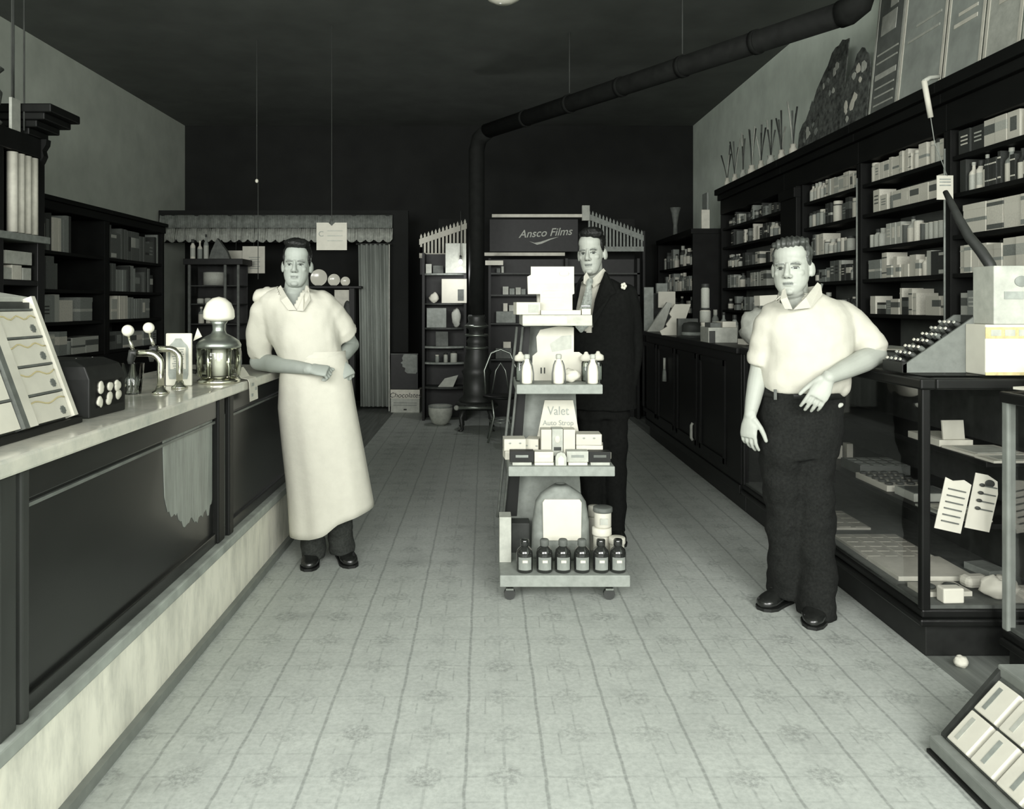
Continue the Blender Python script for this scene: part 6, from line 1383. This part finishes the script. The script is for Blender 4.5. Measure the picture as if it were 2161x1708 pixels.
# apron
prof = [(742, 601, 727), (760, 596, 731), (800, 591, 739), (860, 588, 749), (940, 596, 764), (1000, 603, 775), (1060, 609, 786), (1127, 613, 795)]
def edge(y):
    for k in range(len(prof) - 1):
        if prof[k][0] <= y <= prof[k + 1][0]:
            t = (y - prof[k][0]) / (prof[k + 1][0] - prof[k][0]); return [prof[k][i] + (prof[k + 1][i] - prof[k][i]) * t for i in (1, 2)]
    return prof[-1][1:]
def hem(u):   # u 0..1 across the front
    P = [(0, 1127), (.28, 1124), (.48, 1112), (.62, 1092), (1, 1070)]
    for k in range(4):
        if P[k][0] <= u <= P[k + 1][0]: return P[k][1] + (P[k + 1][1] - P[k][1]) * (u - P[k][0]) / (P[k + 1][0] - P[k][0])
N, Rn = 72, 26; rows = []
for i in range(Rn + 1):
    row = []
    for j in range(N):
        a = 2 * PI * j / N; u = .5 + .5 * math.cos(a); front = math.sin(a) < 0
        yb = hem(u); y = 742 + (yb - 742) * i / Rn; xl, xr = edge(y); t = i / Rn
        fold = 1 + (.010 + .030 * t) * math.sin(a * 7 + .8) + .018 * t * math.sin(a * 13)
        dep = (.128 + .035 * t) * fold; cxp = (xl + xr) / 2; hw = (xr - xl) / 2
        p = A(cxp + hw * math.cos(a), y, YA); p.y = YA + (.02 if not front else 0) + dep * math.sin(a); row.append(p)
    rows.append(row)
mb = MB().loft(rows, 0, True, False); ap = mb.build('apron', ['apron'], pa, world=True); z = ap.modifiers.new('t', 'SOLIDIFY'); z.thickness = .004; z.offset = 0
MB().loft([[p + Vector((0, (-.005 if p.y < YA else .005), dz)) for p in rows[0]] for dz in (-.03, .004)], 0, True, False).build('waistband', ['apron'], ap, world=True)

# ================================================================ the man in the dark suit
YB_ = 4.68
B_ = lambda x, y, Y=YB_: at(x, y, Y)
pb = thing('person', 'man in a dark suit and pale tie standing behind the stepped product stand', 'person', (at(1272, 1130, YB_).x, YB_, 0))
hb_ = Head(B_(1252, 575) + Vector((0, .03, 0)), -.38, .02, -.05, 1.07, .97)
mb = MB(); hb_.build(mb, 1.02)
nb1 = B_(1262, 598) + Vector((0, .03, 0)); limb(mb, [hb_.T((0, .024, .05)), hb_.T((0, .025, -.02)), nb1], [.054, .055, .062])
mb.loft([ring(nb1, .075, .06), ring(B_(1263, 612), .15, .085), ring(B_(1266, 660), .165, .095), ring(B_(1268, 740), .14, .09), ring(B_(1270, 800), .145, .095), ring(B_(1270, 850), .15, .1)])
for x0, x1, x2 in ((1252, 1250, 1250), (1292, 1295, 1298)): limb(mb, [B_(x0, 840), B_(x1, 980), B_(x2, 1110)], [.06, .045, .035])
for (sx, sy), (ex, ey), (wx, wy), rt in (((1205, 620), (1196, 730), (1212, 800), True), ((1326, 620), (1334, 735), (1318, 800), False)):
    limb(mb, [B_(sx, sy), B_(ex, ey, 4.72), B_(wx, wy, 4.68)], [.05, .04, .03]); hand(mb, B_(wx, wy, 4.68), (.55 if rt else -.55, 0, -.8), (-1 if rt else 1, -.2, 0), rt, (.3, .4, .3))
solid('body', mb, ['skin_pale'] + BODYM[1:3] + ['browdark', 'eyewhite'], pb, .0038, 3, .5, post=lambda c, n: hb_.post(c), matf=lambda f: hb_.mats(f, 1, 2, 3, 4))
mb = MB(); hb_.ell(mb, (0, .024, .168), (.079, .096, .080)); hb_.ell(mb, (.012, -.030, .218), (.070, .06, .036)); hb_.ell(mb, (.035, -.045, .213), (.046, .038, .030)); hb_.ell(mb, (0, .03, .226), (.066, .072, .026)); hb_.ell(mb, (0, .078, .12), (.058, .036, .06))
for q in (-1, 1): hb_.ell(mb, (q * .0675, -.008, .150), (.0085, .030, .036)); hb_.ell(mb, (q * .070, -.002, .118), (.006, .009, .018))
solid('hair', mb, ['hair_black'], pb, .004, 2, .5, post=wrinkle(.005, 40, 2, (1, .4, 1)))
# shirt front, collar, tie
mb = MB().loft([ring(B_(1258, 590), .072, .064), ring(B_(1260, 606), .13, .09), ring(B_(1262, 640), .16, .125), ring(B_(1264, 700), .155, .135), ring(B_(1266, 760), .15, .13)])
sb = solid('shirt', mb, ['shirt'], pb, .009, 4, .5, post=wrinkle(.005, 10, 5))
b_ = B_
collar(sb, [b_(1232, 583, 4.59), b_(1238, 574, 4.60), b_(1246, 590, 4.58), b_(1243, 606, 4.565), b_(1231, 598, 4.57)]); collar(sb, [b_(1246, 592, 4.58), b_(1274, 566, 4.62), b_(1279, 573, 4.63), b_(1267, 596, 4.57), b_(1252, 608, 4.565)])
MB().loft([[c_ + Vector((hw * q1, -.006 * q2, 0)) for q1, q2 in ((-1, 0), (-.6, 1), (.6, 1), (1, 0), (.6, -1), (-.6, -1))] for c_, hw in ((b_(1246, 588, 4.572), .012), (b_(1245, 594, 4.560), .02), (b_(1243, 603, 4.545), .015), (b_(1240, 630, 4.535), .026), (b_(1234, 660, 4.535), .034), (b_(1228, 690, 4.54), .038), (b_(1226, 702, 4.55), .006))], 0, False).build('tie', ['tie'], pb, world=True)
MB().box(b_(1236, 646, 4.52), (.05, .004, .004)).build('tie_clip', ['dull_metal'], pb, world=True)
# jacket
mb = MB(); mb.loft([ring(B_(1262, 588), .085, .075), ring(B_(1264, 600), .15, .10), ring(B_(1266, 612), .20, .12), ring(B_(1268, 650), .205, .145), ring(B_(1270, 720), .195, .15), ring(B_(1272, 800), .195, .15), ring(B_(1273, 862), .198, .15)])
limb(mb, [B_(1212, 622), B_(1200, 680, 4.70), B_(1190, 735, 4.72), B_(1196, 820, 4.64)], [.072, .07, .062, .052], 20); limb(mb, [B_(1320, 622), B_(1330, 680, 4.70), B_(1336, 735, 4.72), B_(1322, 822, 4.64)], [.072, .07, .062, .052], 20)
def vcut_b(co):
    zt, zm, zb = B_(0, 560).z, B_(0, 640).z, B_(0, 712).z
    px = CX + co[:, 0] * FPX / 4.56; py = CY - (co[:, 2] - CH) * FPX / 4.56
    xr = np.interp(py, [560, 575, 600, 640, 665, 712], [1284, 1277, 1266, 1253, 1252, 1246]); xl = np.interp(py, [560, 580, 620, 660, 680, 704], [1226, 1231, 1224, 1214, 1222, 1240])
    top = (co[:, 2] > B_(0, 602).z) & (((co[:, 0] - nb1.x) / .088) ** 2 + ((co[:, 1] - nb1.y) / .085) ** 2 < 1)
    return ((co[:, 1] < YB_ - .02) & (px > xl) & (px < xr) & (py < 702)) | top
jo = solid('jacket', mb, ['suit'], pb, .008, 5, .5, post=wrinkle(.006, 8, 7), cut=vcut_b, solidify=.006)
jl = lambda pts: collar(jo, pts, 'suit', .006, 'lapel')
jl([b_(1277, 572, 4.60), b_(1284, 578, 4.62), b_(1300, 618, 4.53), b_(1288, 626, 4.525), b_(1252, 690, 4.50), b_(1250, 668, 4.505), b_(1256, 632, 4.515), b_(1267, 598, 4.55)]); jl([b_(1230, 580, 4.60), b_(1222, 590, 4.60), b_(1204, 624, 4.54), b_(1212, 630, 4.53), b_(1214, 690, 4.50), b_(1213, 664, 4.505), b_(1222, 624, 4.53)])
m = MB()
for k in range(5): m.ellipsoid(b_(1316, 604, 4.56) + Vector((.010 * math.cos(k * 1.26), -.004, .012 * math.sin(k * 1.26))), (.009, .007, .010), 0, 10, 8)
m.build('buttonhole_flower', ['white'], jo, world=True)
mb = MB(); leg_loft(mb, [(B_(1270, 820), .155, .115), (B_(1272, 880), .165, .12)]); leg_loft(mb, [(B_(1250, 870), .088, .10), (B_(1250, 980), .075, .085), (B_(1250, 1080), .066, .085), (B_(1250, 1124), .066, .088)]); leg_loft(mb, [(B_(1292, 870), .088, .10), (B_(1296, 980), .077, .085), (B_(1298, 1080), .066, .085), (B_(1298, 1122), .066, .088)])
solid('trousers', mb, ['suit'], pb, .010, 4, .5, post=wrinkle(.010, 9, 4)); shoe(pb, B_(1250, 1120, 4.78), B_(1240, 1140, 4.50)); shoe(pb, B_(1298, 1120, 4.78), B_(1308, 1140, 4.50))

# ================================================================ the bare-armed man at the showcase
YC = 3.55
C_ = lambda x, y, Y=YC: at(x, y, Y)
pc = thing('person', 'stout man in a white rolled-sleeve shirt and dark trousers resting his elbow on the showcase', 'person', (at(1690, 1300, YC).x, YC, 0))
hc = Head(C_(1681, 618) + Vector((0, .045, 0)), -.58, .03, -.02, 1.06, 1.03)
mb = MB(); hc.build(mb, 1.06, .006)
nb2 = C_(1692, 645) + Vector((0, .04, 0)); limb(mb, [hc.T((0, .024, .06)), hc.T((0, .02, -.01)), nb2], [.060, .064, .07]); hc.ell(mb, (0, -.03, .0), (.05, .045, .03))
mb.loft([ring(nb2, .085, .07), ring(C_(1695, 670), .165, .095), ring(C_(1700, 720), .175, .105), ring(C_(1696, 780), .165, .11), ring(C_(1692, 850), .165, .11), ring(C_(1690, 920), .16, .11)])
for a, b, c, Yf in (((1650, 920), (1652, 1080), (1650, 1245), 3.66), ((1722, 920), (1720, 1090), (1722, 1290), 3.54)): limb(mb, [C_(*a), C_(*b, (YC + Yf) / 2 + .01), C_(*c, Yf)], [.06, .042, .035])
eL = C_(1603, 778, 3.58); wL = C_(1583, 876, 3.50)
limb(mb, [C_(1622, 690), C_(1610, 740, 3.57), eL], [.058, .05, .042]); limb(mb, [eL, eL.lerp(wL, .3), eL.lerp(wL, .7), wL], [.042, .041, .034, .026])
hand(mb, wL, (-.10, -.05, -1), (-.75, -.62, .08), True, ((.25, .35, .25), (.3, .4, .3), (.38, .45, .3), (.42, .5, .35)), thumb=(.75, .55, -.35), sc=1.0, spread=.05, tcurl=.55)
eR = C_(1849, 757, 3.50); eR.z = ST + .056; wR = C_(1748, 797, 3.30)
limb(mb, [C_(1785, 682), C_(1826, 720, 3.54), eR], [.06, .055, .046]); limb(mb, [eR, eR.lerp(wR, .3), eR.lerp(wR, .7), wR], [.046, .050, .040, .029])
hand(mb, wR, (-.52, -.08, -.85), (-.25, -.95, .10), False, ((.25, .3, .2), (.3, .35, .2), (.35, .35, .25), (.4, .4, .3)), thumb=(.9, .45, -.3), sc=1.02, spread=.035, tcurl=.4)
solid('body', mb, ['skin_pale'] + BODYM[1:], pc, .0038, 3, .5, post=lambda c, n: hc.post(c), matf=lambda f: hc.mats(f, 1, 2, 3, 4))
mb = MB(); hc.ell(mb, (0, .024, .166), (.079, .096, .079)); hc.ell(mb, (-.005, -.028, .208), (.064, .055, .030)); hc.ell(mb, (-.03, -.045, .203), (.036, .030, .018)); hc.ell(mb, (.02, -.03, .214), (.045, .045, .024)); hc.ell(mb, (0, .03, .220), (.066, .072, .025)); hc.ell(mb, (0, .078, .125), (.058, .034, .055))
for q in (-1, 1): hc.ell(mb, (q * .068, -.002, .150), (.0085, .030, .034)); hc.ell(mb, (q * .071, .002, .122), (.006, .009, .014))
def wavy(co, no):
    q = hc.inv(co.copy()); d = .0030 * np.sin(q[:, 0] * 300 + q[:, 1] * 45 + 2.0 * np.sin(q[:, 1] * 24)) * (q[:, 2] > .16)
    return wrinkle(.003, 30, 9)(co, no) + no * d[:, None]
solid('hair', mb, ['hair_brown'], pc, .004, 2, .5, post=wavy)
# shirt
mb = MB(); mb.loft([ring(C_(1692, 618), .078, .07), ring(C_(1695, 632), .125, .10), ring(C_(1699, 646), .185, .125), ring(C_(1702, 664), .208, .142), ring(C_(1702, 695), .214, .155), ring(C_(1702, 730), .205, .165), ring(C_(1698, 775), .198, .170), ring(C_(1696, 805), .196, .165), ring(C_(1694, 826), .180, .15)])
limb(mb, [C_(1640, 676), C_(1624, 690), C_(1612, 725, 3.56), C_(1606, 752, 3.57)], [.075, .074, .066, .058], 22)
mb.tube([C_(1606, 748, 3.57), C_(1604, 768, 3.575)], [.064, .060], 22)
limb(mb, [C_(1770, 672), C_(1792, 684), C_(1820, 712, 3.53), C_(1836, 730, 3.52)], [.082, .082, .076, .066], 22)
mb.tube([C_(1830, 722, 3.525), C_(1842, 742, 3.51)], [.074, .068], 22)
mb.ellipsoid(C_(1758, 815), (.06, .11, .06))
vt = C_(1672, 650); vcl, vcr = C_(1650, 622), C_(1724, 622)
def vcut_c(co):
    px = CX + co[:, 0] * FPX / 3.43; py = CY - (co[:, 2] - CH) * FPX / 3.43
    xl = np.interp(py, [600, 625, 652], [1648, 1654, 1668]); xr = np.interp(py, [600, 625, 652], [1722, 1702, 1672])
    top = (co[:, 2] > C_(0, 634).z) & (((co[:, 0] - nb2.x) / .092) ** 2 + ((co[:, 1] - nb2.y) / .088) ** 2 < 1)
    return ((co[:, 1] < YC) & (px > xl) & (px < xr) & (py < 652)) | top
sc_ = solid('shirt', mb, ['shirt'], pc, .008, 6, .5, post=wrinkle(.011, 8, 13, (1, 1, 1.1)), cut=vcut_c, solidify=.004)
c_ = C_
collar(sc_, [c_(1651, 612, 3.48), c_(1657, 608, 3.49), c_(1662, 628, 3.425), c_(1673, 653, 3.385), c_(1656, 652, 3.385), c_(1647, 632, 3.42)]); collar(sc_, [c_(1726, 596, 3.50), c_(1733, 602, 3.51), c_(1736, 622, 3.45), c_(1712, 650, 3.395), c_(1674, 654, 3.385), c_(1700, 628, 3.42)])
mb = MB().loft([ring(C_(1691, 608) + Vector((0, .04, 0)), .082, .078, 24, -.4, .15), ring(C_(1692, 636) + Vector((0, .04, 0)), .098, .092, 24, -.4, .12)], cap=False)
mb.f = [f for k, f in enumerate(mb.f) if 0 <= (k % 24) <= 13 or k % 24 == 23]; mb.m = mb.m[:len(mb.f)]; mb.sm = mb.sm[:len(mb.f)]
q = mb.build('collar_stand', ['shirt'], sc_, world=True); z = q.modifiers.new('t', 'SOLIDIFY'); z.thickness = .005
# trousers and belt
mb = MB(); leg_loft(mb, [(C_(1693, 806), .178, .13), (C_(1690, 850), .188, .135), (C_(1688, 910), .188, .135), (C_(1686, 960), .178, .125)])
leg_loft(mb, [(C_(1648, 930), .098, .115), (C_(1650, 1010, 3.57), .092, .10), (C_(1656, 1100, 3.60), .082, .095), (C_(1658, 1190, 3.63), .074, .095), (C_(1655, 1252, 3.66), .074, .10)])
leg_loft(mb, [(C_(1716, 930), .098, .115), (C_(1714, 1010), .095, .10), (C_(1718, 1110), .088, .098), (C_(1724, 1220, 3.53), .080, .098), (C_(1722, 1296, 3.53), .080, .105)])
solid('trousers', mb, ['trouser'], pc, .009, 4, .5, post=wrinkle(.013, 8, 17, (1, 1, 1.4)))
MB().loft([ring(C_(1693, 822), .184, .137, 40), ring(C_(1693, 836), .187, .139, 40)], 0, True, False).build('belt', ['black'], pc, world=True).modifiers.new('t', 'SOLIDIFY').thickness = .006
MB().box(C_(1636, 833, 3.44), (.012, .006, .045)).build('belt_loop', ['dim'], pc, world=True); MB().ellipsoid(C_(1772, 856, 3.46), (.018, .006, .010), rot=(0, -.4, 0)).build('watch_fob', ['light'], pc, world=True)
shoe(pc, C_(1666, 1250, 3.70), C_(1606, 1282, 3.58), wd=.05); shoe(pc, C_(1728, 1290, 3.66), C_(1714, 1328, 3.37), wd=.052)
# ---------------------------------------------------------------- view
SC.view_settings.view_transform = 'Standard'; SC.view_settings.look = 'None'; SC.view_settings.gamma = 1.0
SC.view_settings.use_curve_mapping = False; SC.view_settings.exposure = 0.0
